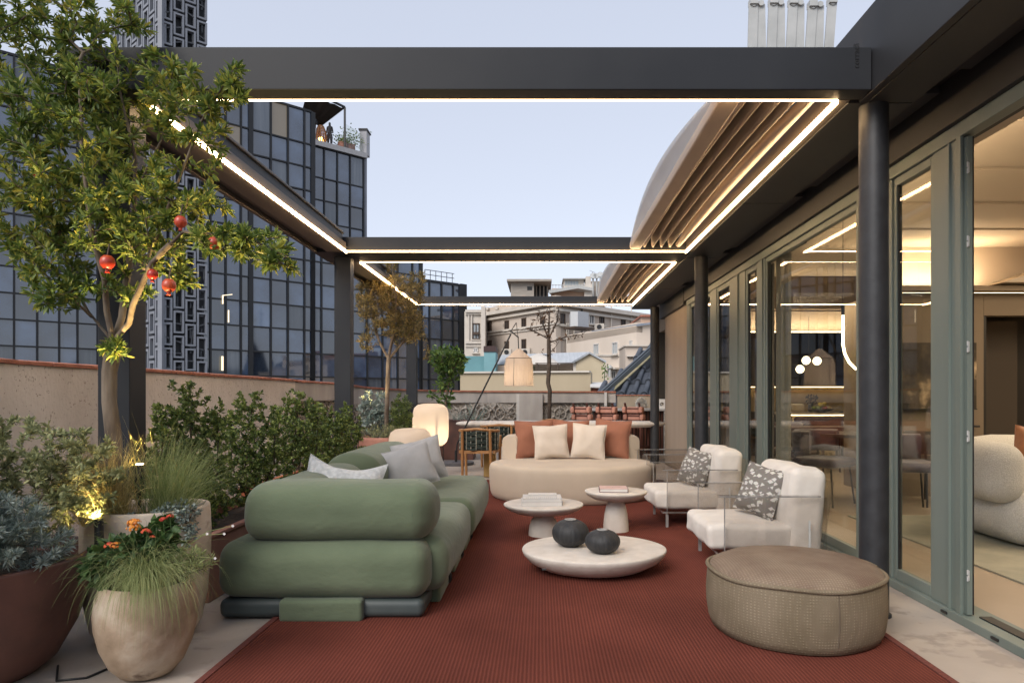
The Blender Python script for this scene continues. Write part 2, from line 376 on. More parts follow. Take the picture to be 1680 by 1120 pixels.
# ---- left parapet wall with terracotta coping and carved panels
wl = thing('parapet_wall', 'rough beige rendered parapet wall on the left with terracotta coping tiles', 'wall', (-3.3, 5, 0))
b = B(); b.box(-3.55, -3.2, -2.5, 8.9, 0, 1.345); b.build('wall', M['plaster'], wl)
b = B(); b.box(-3.55, -3.2, 8.9, 11.0, 1.09, 1.335); b.box(-3.55, -3.32, 8.9, 11.0, 0, 1.09); b.build('upper_band', M['plaster2'], wl)
cb = None
def coping_tile(L=.30, w=.40):
    b = B(); n = 6
    prof = [(-w/2, 0), (-w/2, .022), (-w*.25, .034), (0, .04), (w*.25, .034), (w/2, .022), (w/2, 0)]
    b.prism([(p[0], p[1]) for p in prof], 1, -L/2+.004, L/2-.004); return b
tile = coping_tile().build('coping_tile', M['coping'], loc=(0,0,0)); tile.parent = wl
rg = random.Random(4)
y = -2.3; first = True
while y < 11.0:
    o = tile if first else piece(tile, None, wl); first = False
    zz = 1.345 if y < 8.9 else 1.335
    o.matrix_local = Matrix.Translation((-3.375+3.3+rg.uniform(-.008, .008), y-5, zz+rg.uniform(0, .004))) @ Matrix.Rotation(R_(rg.uniform(-1.2, 1.2)), 4, 'Z')
    y += .30

def relief_panel(parent, a, bb, z0, z1, depth=.05):
    """openwork carved plaster: lozenges, rings and leaf ribs, each moulded in relief"""
    a = Vector(a); bb = Vector(bb); d = (bb-a); Ln = d.length; d.normalize(); nrm = Vector((d.y, -d.x, 0))
    def T(u, v, w): return a+d*u+nrm*w+Vector((0, 0, v))
    back = B(); back.add([T(0, z0, -.06), T(Ln, z0, -.06), T(Ln, z1, -.06), T(0, z1, -.06), T(0, z0, -.1), T(Ln, z0, -.1), T(Ln, z1, -.1), T(0, z1, -.1)], [(0,1,2,3), (7,6,5,4), (0,4,5,1), (3,2,6,7)])
    back.build('backing', M['relief'], parent)
    rb = B(); H = z1-z0; cell = .36; n = max(1, round(Ln/cell)); cell = Ln/n
    rg = random.Random(int(Ln*100))
    for i in range(n):
        for j in range(2):
            cu = (i+.5)*cell; cv = z0+H*(.25+.5*j); off = (j % 2)*cell*.5
            cu += off if cu+off < Ln-cell*.3 else 0
            # ring with rosette
            rr = min(cell, H/2)*.34
            rb.tube([T(cu+rr*math.cos(t*math.pi/6), cv+rr*math.sin(t*math.pi/6), -.03) for t in range(13)], .018, 5, False)
            rb.tube([T(cu, cv, -.06), T(cu, cv, -.0)], [.035, .012], 6)
            for q in range(6):
                an = q*math.pi/3+.3
                rb.tube([T(cu+.02*math.cos(an), cv+.02*math.sin(an), -.02), T(cu+rr*.75*math.cos(an), cv+rr*.75*math.sin(an), -.035)], [.018, .008], 5)
            # curling leaves to the corners
            for q in range(4):
                sx = (-1, 1)[q % 2]; sy = (-1, 1)[q//2]
                rb.tube([T(max(0, min(Ln, cu+sx*(rr+.01+.035*t))), max(z0+.01, min(z1-.01, cv+sy*(rr*.4+.04*t+.015*math.sin(t*2)))), -.035+.012*math.sin(t)) for t in range(5)], [.026, .03, .026, .018, .01], 5)
        # upright lozenge between
        cu = (i+1)*cell
        if cu < Ln-.05:
            for cv in (z0+H*.5, z0+H*.12, z0+H*.88):
                w_, h_ = .05, .085
                c0 = [T(cu-w_, cv, -.035), T(cu, cv-h_, -.035), T(cu+w_, cv, -.035), T(cu, cv+h_, -.035), T(cu, cv, .0)]
                rb.add(c0, [(0,1,4), (1,2,4), (2,3,4), (3,0,4)])
    for _ in range(int(Ln*60)):
        u = rg.uniform(.02, Ln-.02); v = rg.uniform(z0+.02, z1-.02); an = rg.uniform(0, 6.3); l = rg.uniform(.02, .06)
        rb.tube([T(u, v, -.06), T(max(0, min(Ln, u+l*math.cos(an))), max(z0, min(z1, v+l*math.sin(an))), -.03), ], [.02, .006], 5)
    rb.build('carved_ornament', M['relief'], parent)
relief_panel(wl, (-3.23, 8.95, 0), (-3.23, 11.0, 0), .12, 1.09)

# ---- back parapet, running round the far corner
bw = thing('parapet_wall', 'grey far parapet with carved openwork panels between plain piers', 'wall', (0, 14.2, 0))
path = [(-3.26, 11.0), (-3.12, 12.2), (-2.7, 13.2), (-2.0, 13.85), (-1.1, 14.1), (1.55, 14.1)]
hts = [1.335, 1.29, 1.26, 1.245, 1.235, 1.225]
b = B(); c = B(); 
for i in range(len(path)-1):
    a, e = Vector((*path[i], 0)), Vector((*path[i+1], 0)); d = (e-a).normalized(); nr = Vector((-d.y, d.x, 0))
    vs = []
    for p, h in ((a, hts[i]), (e, hts[i+1])):
        for w in (0, .28):
            for z in (1.02, h): vs.append(Vector((p.x, p.y, z))+nr*w)
    b.add(vs, [(0,4,5,1), (2,3,7,6), (1,5,7,3), (0,2,6,4), (0,1,3,2), (4,6,7,5)])
    vs = []
    for p, h in ((a, hts[i]), (e, hts[i+1])):
        for w in (-.03, .31):
            for z in (h+.002, h+.032): vs.append(Vector((p.x, p.y, z))+nr*w)
    c.add(vs, [(0,4,5,1), (2,3,7,6), (1,5,7,3), (0,2,6,4), (0,1,3,2), (4,6,7,5)])
b.build('upper_band', M['plaster2'], bw); c.build('coping', M['coping'], bw)
relief_panel(bw, (-3.2, 11.1, 0), (-2.72, 13.1, 0), .1, 1.02)
relief_panel(bw, (-2.62, 13.26, 0), (-2.0, 13.83, 0), .1, 1.02)
relief_panel(bw, (-1.9, 13.93, 0), (-.44, 14.1, 0), .1, 1.02)
relief_panel(bw, (.04, 14.14, 0), (1.5, 14.14, 0), .1, 1.02)
b = B(); b.box(-.44, .04, 14.04, 14.3, 0, 1.2); b.build('pier', M['plaster2'], bw)
b = B(); b.box(-.50, -.44, 14.06, 14.3, 0, 1.2); b.build('pier_fillet', mat('pale_fillet', (.5,.48,.45), rough=.8), bw)
b = B(); b.box(1.31, 1.36, 14.02, 14.09, .95, 1.235); b.build('pier_fillet', mat('pale_fillet2', (.5,.48,.45), rough=.8), bw)
b = B(); b.box(1.58, 2.75, 14.0, 14.25, 0, 1.165); b.build('end_wall', mat('tan_wall', (.30,.25,.19), (.35,.29,.22), rough=.9, scale=5), bw)
b = B(); b.box(1.56, 2.75, 13.98, 14.27, 1.167, 1.185); b.build('coping', M['coping'], bw)
b = B(); b.box(-3.6, 3, 14.5, 16, -.6, -.3); struct(b, 'roof_ledge', M['plaster2'])

# ================================================================== PERGOLA
pg = thing('pergola', 'dark grey aluminium pergola with warm light strips and folded retractable canopy', 'pergola', (-.3, 7, 0))
ZB = 2.68; ZT = 2.895; XL, XR = -2.05, 1.53
Y1, Y1b = 3.41, 3.54; Y2, Y2b = 7.23, 7.79; Y3, Y3b = 11.42, 11.56
def gutter(nm, x0, x1, y0, y1, z0=ZB, z1=ZT, m='beam', w=.006):
    b = B(); b.box(x0, x1, y0, y1, z0, z1); return bev(b.build(nm, M[m], pg), w)
gutter('front_beam', -2.42, 1.655, Y1, Y1b-.012)
gutter('middle_beam', XL, 1.6, Y2+.012, Y2b-.012, ZB, 2.84)
gutter('rear_beam', XL-.05, 1.6, Y3+.012, Y3b, ZB, 2.825)
for y0, y1 in ((Y1b, Y2), (Y2b, Y3)):
    b = B(); b.box(-2.27, XL-.012, y0-.01, y1+.01, ZB, ZB+.10); bev(b.build('side_beam', M['taupe'], pg), .006)
    b = B(); b.box(-2.14, XL-.05, y0-.01, y1+.01, ZB+.10, ZB+.19); b.build('inner_channel', M['beam'], pg)
    b = B(); b.box(-2.16, XL-.03, y0-.01, y1+.01, ZB+.19, ZB+.215); bev(b.build('rail', M['taupe'], pg), .008)
    b = B(); b.box(-2.37, -2.27, y0-.01, y1+.01, ZB+.035, ZB+.09); b.build('gutter_recess', M['black'], pg)
    b = B(); b.box(-2.41, -2.375, y0-.01, y1+.01, ZB-.003, ZB+.20); bev(b.build('outer_rail', M['taupe'], pg), .004)
b = B(); b.box(-2.42, XL, Y2+.012, Y2b-.012, ZB, 2.84); b.build('corner_block', M['beam'], pg)
b = B(); b.box(-2.42, XL-.05, Y3+.012, Y3b, ZB, 2.83); b.build('corner_block', M['beam'], pg)
# light strips: a slim diffuser set into the lower inner edge of each beam
def led(x0, x1, y0, y1):
    b = B(); b.box(x0, x1, y0, y1, ZB-(.015 if y1-y0 > 1 else .001), ZB+.011); return b.build('light_strip', M['led'], pg)
for (y0, y1) in ((Y1b, Y2), (Y2b, Y3)):
    led(XL, XR, y0-.012, y0); led(XL, XR, y1, y1+.012)
    led(XL-.012, XL, y0, y1); led(XR, XR+.012, y0, y1)
for y0, y1 in ((Y1b, Y2), (Y2b, Y3)):
    b = B(); b.box(XR+.012, 1.6, y0-.01, y1+.01, ZB, ZB+.12); b.build('side_beam', M['taupe'], pg)
# posts (square, with a lighter front flange), and round columns
for (x0, x1, yc, pxd) in ((-2.30, -2.135, 3.62, .15), (-2.245, -2.085, 7.55, .14), (-2.24, -2.09, 11.55, .12)):
    b = B(); b.box(x0, x1, yc-pxd/2, yc+pxd/2, 0, ZB); bev(b.build('post', M['beam'], pg), .004)
    b = B(); b.box(x0-.028, x0-.006, yc-.03, yc+.03, 0, ZB); b.build('post_flange', M['beam'], pg)
for (x, yy, r) in ((1.757, 3.60, .073), (1.765, 7.5, .073), (1.955, 11.7, .075)):
    b = B(); b.tube([(x, yy, 0.012), (x, yy, ZB)], r, 32); o = b.build('column', M['col'], pg)
    b = B(); b.tube([(x, yy, 0.001), (x, yy, .012)], r+.012, 32); b.build('column_base', M['col'], pg)
# retracted canopy: folded fabric hanging between the beams
fabric = mat('canopy_fabric', (.36,.30,.25), (.42,.355,.30), rough=.8, scale=3, bump=.1, bscale=120, translucent=.12)
def canopy(y0, y1, ends):
    xs = [1.095, 1.185, 1.275, 1.36]
    prof = []
    for k, x in enumerate(xs):
        for dx, dz in ((-.040, .17), (-.022, .165), (-.015, .08), (-.011, .02), (-.005, .0), (.005, .0), (.011, .02), (.015, .08), (.022, .165)): prof.append((x+dx, dz))
    prof.append((1.50, .15)); ny = 26; vs = []; fs = []
    for j in range(ny+1):
        t = j/ny; yy = y0+.02+(y1-y0-.04)*t; arch = .05*math.sin(math.pi*t)**.9
        for k, (x, z) in enumerate(prof):
            vs.append((x+.004*math.sin(3*t+x*40), yy, ZB+.045+z+arch*(1-.25*(x-1.09)/.3)))
    m = len(prof)
    for j in range(ny):
        for k in range(m-1): fs.append((j*m+k, j*m+k+1, (j+1)*m+k+1, (j+1)*m+k))
    b = B(); b.add(vs, fs, True); o = b.build('folded_canopy', fabric, pg)
    mo = o.modifiers.new('s', 'SOLIDIFY'); mo.thickness = .004
    # leading bar and the arched edge of the cloth behind it
    b = B(); b.prism([(.945, 2.705), (1.055, 2.705), (1.062, 2.735), (.955, 2.80), (.938, 2.76)], 1, y0+.02, y1-.01); bev(b.build('leading_bar', M['canbar'], pg), .012, 3)
    vs = []; fs = []
    for j in range(ny+1):
        t = j/ny; yy = y0+.02+(y1-y0-.04)*t; arch = .15*math.sin(math.pi*t)**.8
        for k in range(6): vs.append((.955-.01*k/5-.06*math.sin(math.pi*t)*(k/5)**1.5, yy, 2.735+ (arch+.02)*(k/5)))
    for j in range(ny):
        for k in range(5): fs.append((j*6+k, (j+1)*6+k, (j+1)*6+k+1, j*6+k+1))
    b = B(); b.add(vs, fs, True); o = b.build('arched_cloth', M['cloth_pale'], pg); mo = o.modifiers.new('s', 'SOLIDIFY'); mo.thickness = .004
    # last fat fold against the side beam
    b = B()
    for j in range(1): 
        pts = [(1.455, y0+.03+(y1-y0-.05)*t/16, 2.755+.05*math.sin(math.pi*t/16)) for t in range(17)]
        b.tube(pts, [.03+.025*math.sin(math.pi*t/16) for t in range(17)], 10)
    b.build('rear_fold', M['canbar'], pg)
    # folded scissor arms standing above the beam
    for e, (yy, s_) in enumerate(ends):
        rg = random.Random(5); n = 9; x0 = 1.075; w = .40*s_; zt = 3.14 if s_ == 1 else 3.06; zb = 2.90
        for i in range(n):
            xa = x0+w*i/(n-1)*.97; xb = x0+w*(i+ (.13 if i % 2 == 0 else -.13))/(n-1)
            dz = rg.uniform(-.012, .008)
            b = B(); b.bar((xa, yy+.006*(i % 2), zb), (xb, yy+.006*(i % 2), zt+dz), .046*s_, .012, up=(0,1,0))
            b.tube([(xb, yy-.012, zt+dz), (xb, yy+.02, zt+dz)], .015*s_, 10); b.tube([(xa, yy-.012, zb+.02), (xa, yy+.02, zb+.02)], .008, 8)
            if i % 2 == 0: b.box(xb-.02*s_, xb+.02*s_, yy-.02, yy+.025, zt+dz-.005, zt+dz+.025)
            b.build('scissor_arm', M['grey_metal'], pg)
M['canbar'] = mat('canopy_bar', (.40,.32,.26), (.46,.37,.30), rough=.5, scale=3)
M['cloth_pale'] = mat('pale_cloth', (.58,.60,.64), (.64,.66,.70), rough=.6, scale=3, translucent=.3)
M['grey_metal'] = mat('light_grey_metal', (.40,.41,.40), (.48,.49,.48), rough=.45, scale=8)
canopy(Y1b, Y2, [(3.47, 1)]); canopy(Y2b, Y3, [(7.35, 1)])
# embossed maker's name on the front beam
def text_obj(txt, size, mtx, material, parent, name='lettering', ext=.0015):
    cu = bpy.data.curves.new(name, 'FONT'); cu.body = txt; cu.size = size; cu.extrude = ext; cu.align_x = 'CENTER'; cu.align_y = 'CENTER'
    tmp = bpy.data.objects.new('tmp', cu); COL.objects.link(tmp); bpy.context.view_layer.update()
    me = bpy.data.meshes.new_from_object(tmp.evaluated_get(bpy.context.evaluated_depsgraph_get()))
    bpy.data.objects.remove(tmp); me.materials.clear(); me.materials.append(material)
    o = bpy.data.objects.new(name, me); COL.objects.link(o)
    if parent: o.parent = parent; o.matrix_local = Matrix.Translation(-WORLD[parent]) @ mtx
    else: o.matrix_local = mtx
    WORLD[o] = Vector((0,0,0)); return o
text_obj('corradi', .042, Matrix.Translation((X(1405, 3.41), 3.4085, Z(92, 3.41))) @ Matrix.Rotation(R_(90), 4, 'X') @ Matrix.Rotation(R_(90), 4, 'Z'), M['black'], pg)

# ================================================================== HOUSE
hs = thing('house', 'penthouse with dark eaves and tall green framed glass doors on the right', 'house', (2.3, 6, 0))
def hpart(nm, m, *boxes, bv=0):
    b = B()
    for q in boxes: b.box(*q)
    o = b.build(nm, M[m] if isinstance(m, str) else m, hs)
    if bv: bev(o, bv)
    return o
hpart('fascia', 'soffit', (1.66, 1.70, -3, 12.0, ZB-.002, 3.115), bv=.004)
for i, (ya, yb) in enumerate(((-3, 3.55), (3.56, 5.4), (5.41, 7.52), (7.53, 9.7), (9.71, 12.0))):
    hpart('soffit_panel', 'soffit', (1.702 if ya < 0 else 1.602 if ya > 3 else 1.702, 1.94, ya, yb, ZB-.004, ZB+.03), bv=.003)
    hpart('soffit_panel', 'soffit', (1.955, 2.08, ya, yb-.25, ZB+.05, ZB+.08))
hpart('roof_edge', 'black', (1.70, 2.5, -3, 12.0, ZB+.10, 2.98))
hpart('head_beam', 'soffit', (2.10, 2.35, -3, 10.0, 2.545, ZB+.10))
hpart('head_beam', 'soffit', (2.09, 2.35, 10.0, 12.0, 2.50, ZB+.10))
hpart('roof', 'soffit', (1.72, 9.5, -3, 14.0, 3.0, 3.1))
# window wall (outer face X = 2.14)
XW = 2.14
hpart('threshold', 'frame', (2.115, 2.30, -1, 10.0, 0, .045), bv=.004)
hpart('threshold_track', 'black', (2.19, 2.25, -1, 3.41, .045, .052))
hpart('head_frame', 'frame', (XW-.01, 2.20, -1, 10.0, 2.47, 2.545), bv=.004)
def post(y0, y1, x0=XW, x1=2.185, z0=.045, z1=2.47): return hpart('mullion', 'frame', (x0, x1, y0, y1, z0, z1), bv=.004)
post(3.47, 3.73); post(4.16, 4.62); post(6.52, 6.75); post(7.15, 7.72); post(8.32, 8.62); post(9.80, 10.0)
hpart('mullion_bead', 'frame', (XW-.012, XW, 3.462, 3.50, .045, 2.47)); hpart('mullion_bead', 'frame', (XW-.012, XW, 3.56, 3.575, .045, 2.47))
hpart('mullion_bead', 'frame', (XW-.014, XW, 7.38, 7.42, .045, 2.47), (XW-.014, XW, 4.57, 4.6, .045, 2.47), (XW-.014, XW, 6.56, 6.6, .045, 2.47))
def window(y0, y1, f=.06, zb=.045, zt=2.47, sash=True):
    w = B()
    w.box(2.150, 2.187, y0, y0+f, zb, zt); w.box(2.150, 2.187, y1-f, y1, zb, zt); w.box(2.150, 2.187, y0+f, y1-f, zb, zb+max(f, .05)*1.3); w.box(2.150, 2.187, y0+f, y1-f, zt-max(f, .05), zt)
    wf = bev(w.build('window_frame', M['frame'], hs), .004)
    g = B(); g.box(2.162, 2.172, y0+f-.006, y1-f+.006, zb+f*1.3-.006, zt-f+.006); g.build('glass_pane', M['glass'], wf)
    g = B(); g.box(2.159, 2.175, y0+f-.002, y0+f+.010, zb+f, zt-f); g.box(2.159, 2.175, y1-f-.010, y1-f+.002, zb+f, zt-f); g.build('gasket', M['black'], wf)
    return wf
window(3.73, 4.16, .035); window(4.62, 6.52, .03, sash=False); window(6.75, 7.15, .05); window(7.72, 8.32, .06); window(8.62, 9.80, .05)
# open folding leaf next to the big post: glazed edge with its hinges
lf = hpart('door_leaf_edge', 'frame', (2.150, 2.176, 3.44, 3.468, .05, 2.46)); hpart('door_leaf_seal', 'black', (2.177, 2.184, 3.44, 3.466, .05, 2.46))
for z in (.25, 1.0-.05, 1.72-.32, 1.93, 2.3):
    b = B(); b.tube([(2.148, 3.434, z-.028), (2.148, 3.434, z-.004)], .0045, 8); b.tube([(2.148, 3.434, z+.004), (2.148, 3.434, z+.028)], .0045, 8); b.box(2.150, 2.156, 3.431, 3.438, z-.025, z+.025); b.build('hinge', M['grey_metal'], hs)
for yy in (3.15, 3.55, 4.3): hpart('drain_cover', 'black', (2.108, 2.116, yy, yy+.05, .018, .03))
# far beige wall panel and end of the house
M['panel'] = mat('beige_cladding', (.33,.265,.205), (.36,.29,.225), rough=.75, scale=.8, stretch=(6,6,.2))
hpart('wall_panel', 'panel', (2.14, 2.5, 10.0, 11.75, 0, 2.50), bv=.004)
# ---- interior
M['iwall'] = mat('taupe_wall', (.20,.155,.11), (.215,.168,.12), rough=.85, scale=2)
M['idark'] = mat('dark_lacquer', (.025,.021,.018), (.03,.026,.022), rough=.5, scale=2)
M['iceil'] = mat('ceiling_board', (.46,.38,.30), (.50,.42,.33), rough=.8, scale=.6)
M['ifloor'] = mat('warm_stone_floor', (.34,.27,.20), (.40,.325,.25), rough=.4, scale=1.3, detail=8)
b = B(); b.box(2.30, 9.4, -1, 14, -.2, .0); struct(b, 'interior_floor', M['ifloor'])
hpart('inner_wall', 'iwall', (3.95, 5.10, 7.86, 8.0, 0, 2.34)); hpart('inner_wall', 'iwall', (5.104, 9.3, 7.86, 8.0, 2.08, 2.34))
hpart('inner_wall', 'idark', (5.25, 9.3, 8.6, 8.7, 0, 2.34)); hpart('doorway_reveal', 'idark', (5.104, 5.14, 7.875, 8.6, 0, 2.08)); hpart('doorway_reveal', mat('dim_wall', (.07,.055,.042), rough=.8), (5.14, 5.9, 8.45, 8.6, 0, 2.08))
hpart('cornice', 'iwall', (3.95, 9.3, 7.70, 7.86, 2.342, 2.40))
hpart('upper_wall', 'iceil', (3.95, 9.3, 8.15, 8.3, 2.30, 2.99)); 
hpart('side_wall', 'iwall', (9.3, 9.4, -1, 14, 0, 3.0))
hpart('end_wall', 'idark', (2.3, 9.4, 13.9, 14, 0, 3.0)); hpart('inner_wall', 'iwall', (3.95, 4.05, 8.0, 8.9, 0, 2.34))
hpart('near_wall', 'iwall', (2.3, 9.4, -1.1, -1, 0, 3.0))
for k in range(15):
    y0 = 1.0+k*.48
    b = B(); b.box(2.36, 9.3, y0, y0+.475, 2.93+.0-(k % 2)*.018, 2.985); bev(b.build('ceiling_board', M['iceil'], hs), .006)
hpart('ceiling', 'iceil', (2.36, 9.3, 8.2, 13.9, 2.93, 2.985))
M['cove'] = emat('cove_light', (1, .77, .45), 9)
hpart('cove_light', 'cove', (3.98, 9.2, 7.90, 7.93, 2.345, 2.36))
hpart('cove_light', 'cove', (2.37, 2.39, 0.5, 8.0, 2.60, 2.615)); hpart('cove_ledge', 'iceil', (2.30, 2.42, -1, 10, 2.55, 2.59))
# curved plaster sweep of the cove
b = B(); pts = [(5.15, 2.42), (5.4, 2.50), (5.75, 2.62), (6.3, 2.68), (9.2, 2.72), (9.2, 2.42)]
b.prism(pts, 1, 7.6, 8.1); b.build('cove_sweep', M['iceil'], hs)
b = B(); b.tube([(X(1594, 7.8), 7.80, Z(699, 7.8)), (X(1594, 7.8), 7.86, Z(699, 7.8))], .012, 8); b.tube([(X(1594, 7.8)-.0, 7.80, Z(699, 7.8)), (X(1594, 7.8)+.09, 7.80, Z(699, 7.8))], .013, 8); b.build('door_handle', M['black'], hs)
# kitchen: ceiling drop with light edge, cabinets
hpart('ceiling_drop', 'iceil', (3.0, 5.6, 10.2, 10.3, 2.11, 2.42)); hpart('cove_light', 'cove', (3.0, 5.6, 10.12, 10.14, 2.10, 2.112)); hpart('lowered_ceiling', 'iwall', (2.4, 9.2, 10.1, 13.8, 2.44, 2.92))
hpart('kitchen_cabinet', 'idark', (3.2, 6.6, 13.3, 13.9, 1.35, 2.6)); hpart('kitchen_cabinet', 'idark', (3.2, 6.6, 13.25, 13.9, 0, .85))
hpart('cabinet_light', emat('cabinet_glow', (1, .7, .34), 5), (4.0, 6.4, 13.7, 13.72, 1.33, 1.345))
hpart('backsplash', mat('gold_splash', (.42,.30,.14), (.5,.37,.19), rough=.5, scale=5), (3.2, 6.6, 13.86, 13.895, .85, 1.35))
print('p2 done')

def area(loc, sx, sy, e, rot, c=(1,.76,.48)):
    l = bpy.data.lights.new('cove_and_fill_lamp', 'AREA'); l.shape = 'RECTANGLE'; l.size = sx; l.size_y = sy; l.energy = e; l.color = c
    o = bpy.data.objects.new('cove_and_fill_lamp', l); COL.objects.link(o); o.location = Vector(loc)-WORLD[hs]; o.parent = hs; o.rotation_euler = [R_(a) for a in rot]
area((6.6, 7.97, 2.42), 5.0, .05, 75, (180, 0, 0)); area((2.37, 4.0, 2.62), .05, 7.5, 110, (180, 20, 0))
area((4.3, 10.08, 2.13), 2.6, .05, 12, (180, 0, 0)); area((5.6, 4.8, 2.88), 3, 4, 120, (0, 0, 0), (1,.80,.56)); area((4.3, 11.6, 2.42), 1.2, .6, 10, (0, 0, 0)); area((3.4, 8.9, 2.42), 1.0, 1.0, 22, (0,0,0))  # downward areas are added fill without fittings; the upward one follows the kitchen cove
# ================================================================== CITY BEHIND
CB, CA, RB = 73.2, 84.0, 1.083
def FP(px, c, z, off=0):                               # point on a facade plane, off = metres towards us
    r = (px-HX)/F; Y = c/(RB-r); n = Vector((1, -RB, 0)).normalized()
    return Vector((r*Y, Y, z))+n*off
def facade(root, xs, zs, c, heavy=(), skip=None, seed=0, ph=None, depth=12):
    rg = random.Random(seed)
    n = Vector((1, -RB, 0)).normalized(); u = Vector((RB, 1, 0)).normalized()
    # body
    a, e = FP(xs[0], c, 0, -.25), FP(xs[-1], c, 0, -.25); bk = -n*depth
    zt = zs[-1]+.25; b = B()
    vs = [Vector((p.x, p.y, z)) for p in (a, e, e+bk, a+bk) for z in (-22, zt)]
    b.add(vs, [(0,2,3,1), (2,4,5,3), (4,6,7,5), (6,0,1,7), (1,3,5,7)]); b.build('body', M['mull'], root)
    for i in range(len(xs)-1):
        for j in range(len(zs)-1):
            if zs[j+1] < -6: continue
            if skip and skip(i, j): continue
            t = [rg.uniform(-.016, .016) for _ in range(3)]
            p = [FP(xs[i], c, zs[j], t[0]), FP(xs[i+1], c, zs[j], t[1]), FP(xs[i+1], c, zs[j+1], t[1]+t[2]), FP(xs[i], c, zs[j+1], t[0]+t[2])]
            b = B(); b.add(p+[q-n*.06 for q in p], [(0,1,2,3), (7,6,5,4), (0,4,5,1), (1,5,6,2), (2,6,7,3), (3,7,4,0)])
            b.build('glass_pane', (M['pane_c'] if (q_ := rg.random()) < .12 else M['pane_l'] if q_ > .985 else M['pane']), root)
    for i, x in enumerate(xs):
        w = .32 if i in heavy else .12; b = B(); b.bar(FP(x, c, max(zs[0], -8), .02), FP(x, c, zs[-1], .02), w, .2, up=(n.x, n.y, 0)); b.build('mullion', M['mull'], root)
    for z in zs:
        if z < -8: continue
        b = B(); b.bar(FP(xs[0], c, z, .02), FP(xs[-1], c, z, .02), .17, .10, up=(0,0,1)); b.build('transom', M['mull'], root)
tw = thing('glass_office_block', 'dark glass office block reflecting the dusk sky, with rooftop terrace, behind the pomegranate tree', 'building', (-30, 50, -22))
zsA = [1.15-.16+1.75*k for k in range(-4, 14)]
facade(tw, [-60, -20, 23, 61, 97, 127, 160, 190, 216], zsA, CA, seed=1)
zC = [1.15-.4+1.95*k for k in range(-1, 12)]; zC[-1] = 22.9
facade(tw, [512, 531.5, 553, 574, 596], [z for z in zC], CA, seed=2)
gs = B(); gs.add([FP(596, CA, -22), FP(602, CA, -22), FP(602, CA, 23.6), FP(596, CA, 23.6), FP(596, CA, -22)+Vector((-1,1,0)), FP(602, CA, -22)+Vector((-1,1,0)), FP(602, CA, 23.6)+Vector((-1,1,0)), FP(596, CA, 23.6)+Vector((-1,1,0))], [(0,1,2,3), (1,5,6,2), (3,2,6,7), (7,6,5,4), (4,0,3,7)])
gs.build('corner_strip', M['tower_w'], tw)
b = B(); b.bar(FP(512, CA, 23.15, .1), FP(600, CA, 23.15, .1), .5, .45); b.build('terrace_edge', mat('terrace_edge', (.33,.33,.34), (.38,.38,.39), rough=.8), tw)
b = B(); p0 = FP(592, CA, 23.4, -.2); b.box(p0.x, p0.x+.62, p0.y, p0.y+1.2, 23.4, 25.5); b.build('chimney_pier', mat('pier_grey', (.38,.38,.40), (.42,.42,.44), rough=.8), tw)
b = B(); b.box(p0.x-.1, p0.x+.72, p0.y-.1, p0.y+1.3, 25.5, 25.65); b.build('pier_cap', M['mull'], tw)
# terrace awning frame
b = B(); aw = [FP(508, CA, 28.2, -1), FP(563, CA, 28.2, -.3)]
b.bar(FP(500, CA, 27.6, .2), FP(564, CA, 27.0, .2), .16, .16); b.bar(FP(564, CA, 23.4, .2), FP(564, CA, 27.0, .2), .16, .16, up=(1,0,0)); b.bar(FP(548, CA, 23.4, -3), FP(548, CA, 26.4, -3), .14, .14, up=(1,0,0)); b.bar(FP(548, CA, 26.4, -3), FP(564, CA, 27.0, .2), .14, .14)
b.bar(FP(516, CA, 26.4, -3), FP(552, CA, 26.2, -3), .14, .14); b.build('awning_frame', M['mull'], tw)
b = B(); vs = []
for j in range(9):
    t = j/8
    a_ = FP(503+60*t, CA, 27.35-.45*t-.08*math.sin(j*9), .1); c_ = FP(516+34*t, CA, 26.25-.35*t-.12*math.sin(j*7), -3); vs += [a_, c_]
b.add(vs, [(2*j, 2*j+2, 2*j+3, 2*j+1) for j in range(8)], False); o = b.build('awning_cloth', mat('awning_cloth', (.05,.04,.035), rough=.8), tw); o.modifiers.new('s', 'SOLIDIFY').thickness = .05
b = B(); b.add([FP(566, CA, 23.4, .1), FP(594, CA, 23.4, .1), FP(594, CA, 25.0, .1), FP(566, CA, 25.6, .1)], [(0,1,2,3)]); o = b.build('glass_balustrade', M['glass'], tw); o.modifiers.new('s', 'SOLIDIFY').thickness = .03
b = B(); q = FP(542.5, CA, 13.6+.2, .06)
b.lathe([(.02,-.45), (.12,-.4), (.22,-.1), (.36,.1), (.4,.35), (.3,.6), (.1,.7)], q, 12); b.build('red_flower_motif', mat('red_print', (.5,.02,.02), rough=.5), tw)
b = B(); b.bar(FP(460, CB, 22.6, 0), FP(505, CB, 22.6, 0), .12, .12); 

ow = thing('glass_office_wing', 'nearer dark glass wing of the office block seen under the pergola beams', 'building', (-15, 55, -22))
zsB = [1.15-.28+1.75*k for k in range(-4, 13)]; zsB[-1] = 22.6
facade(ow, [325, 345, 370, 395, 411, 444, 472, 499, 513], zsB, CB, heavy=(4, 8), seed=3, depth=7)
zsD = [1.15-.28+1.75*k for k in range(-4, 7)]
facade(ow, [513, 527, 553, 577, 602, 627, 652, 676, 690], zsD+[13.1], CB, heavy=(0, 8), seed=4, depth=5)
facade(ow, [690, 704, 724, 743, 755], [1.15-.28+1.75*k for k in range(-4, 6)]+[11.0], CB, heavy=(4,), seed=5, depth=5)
b = B(); vs = [FP(755, CB, z, .1) for z in (-22, 11.2)]+[FP(765, CB, z, .1) for z in (-22, 11.2)]+[FP(765, CB, z, -2) for z in (-22, 11.2)]+[FP(755, CB, z, -2) for z in (-22, 11.2)]
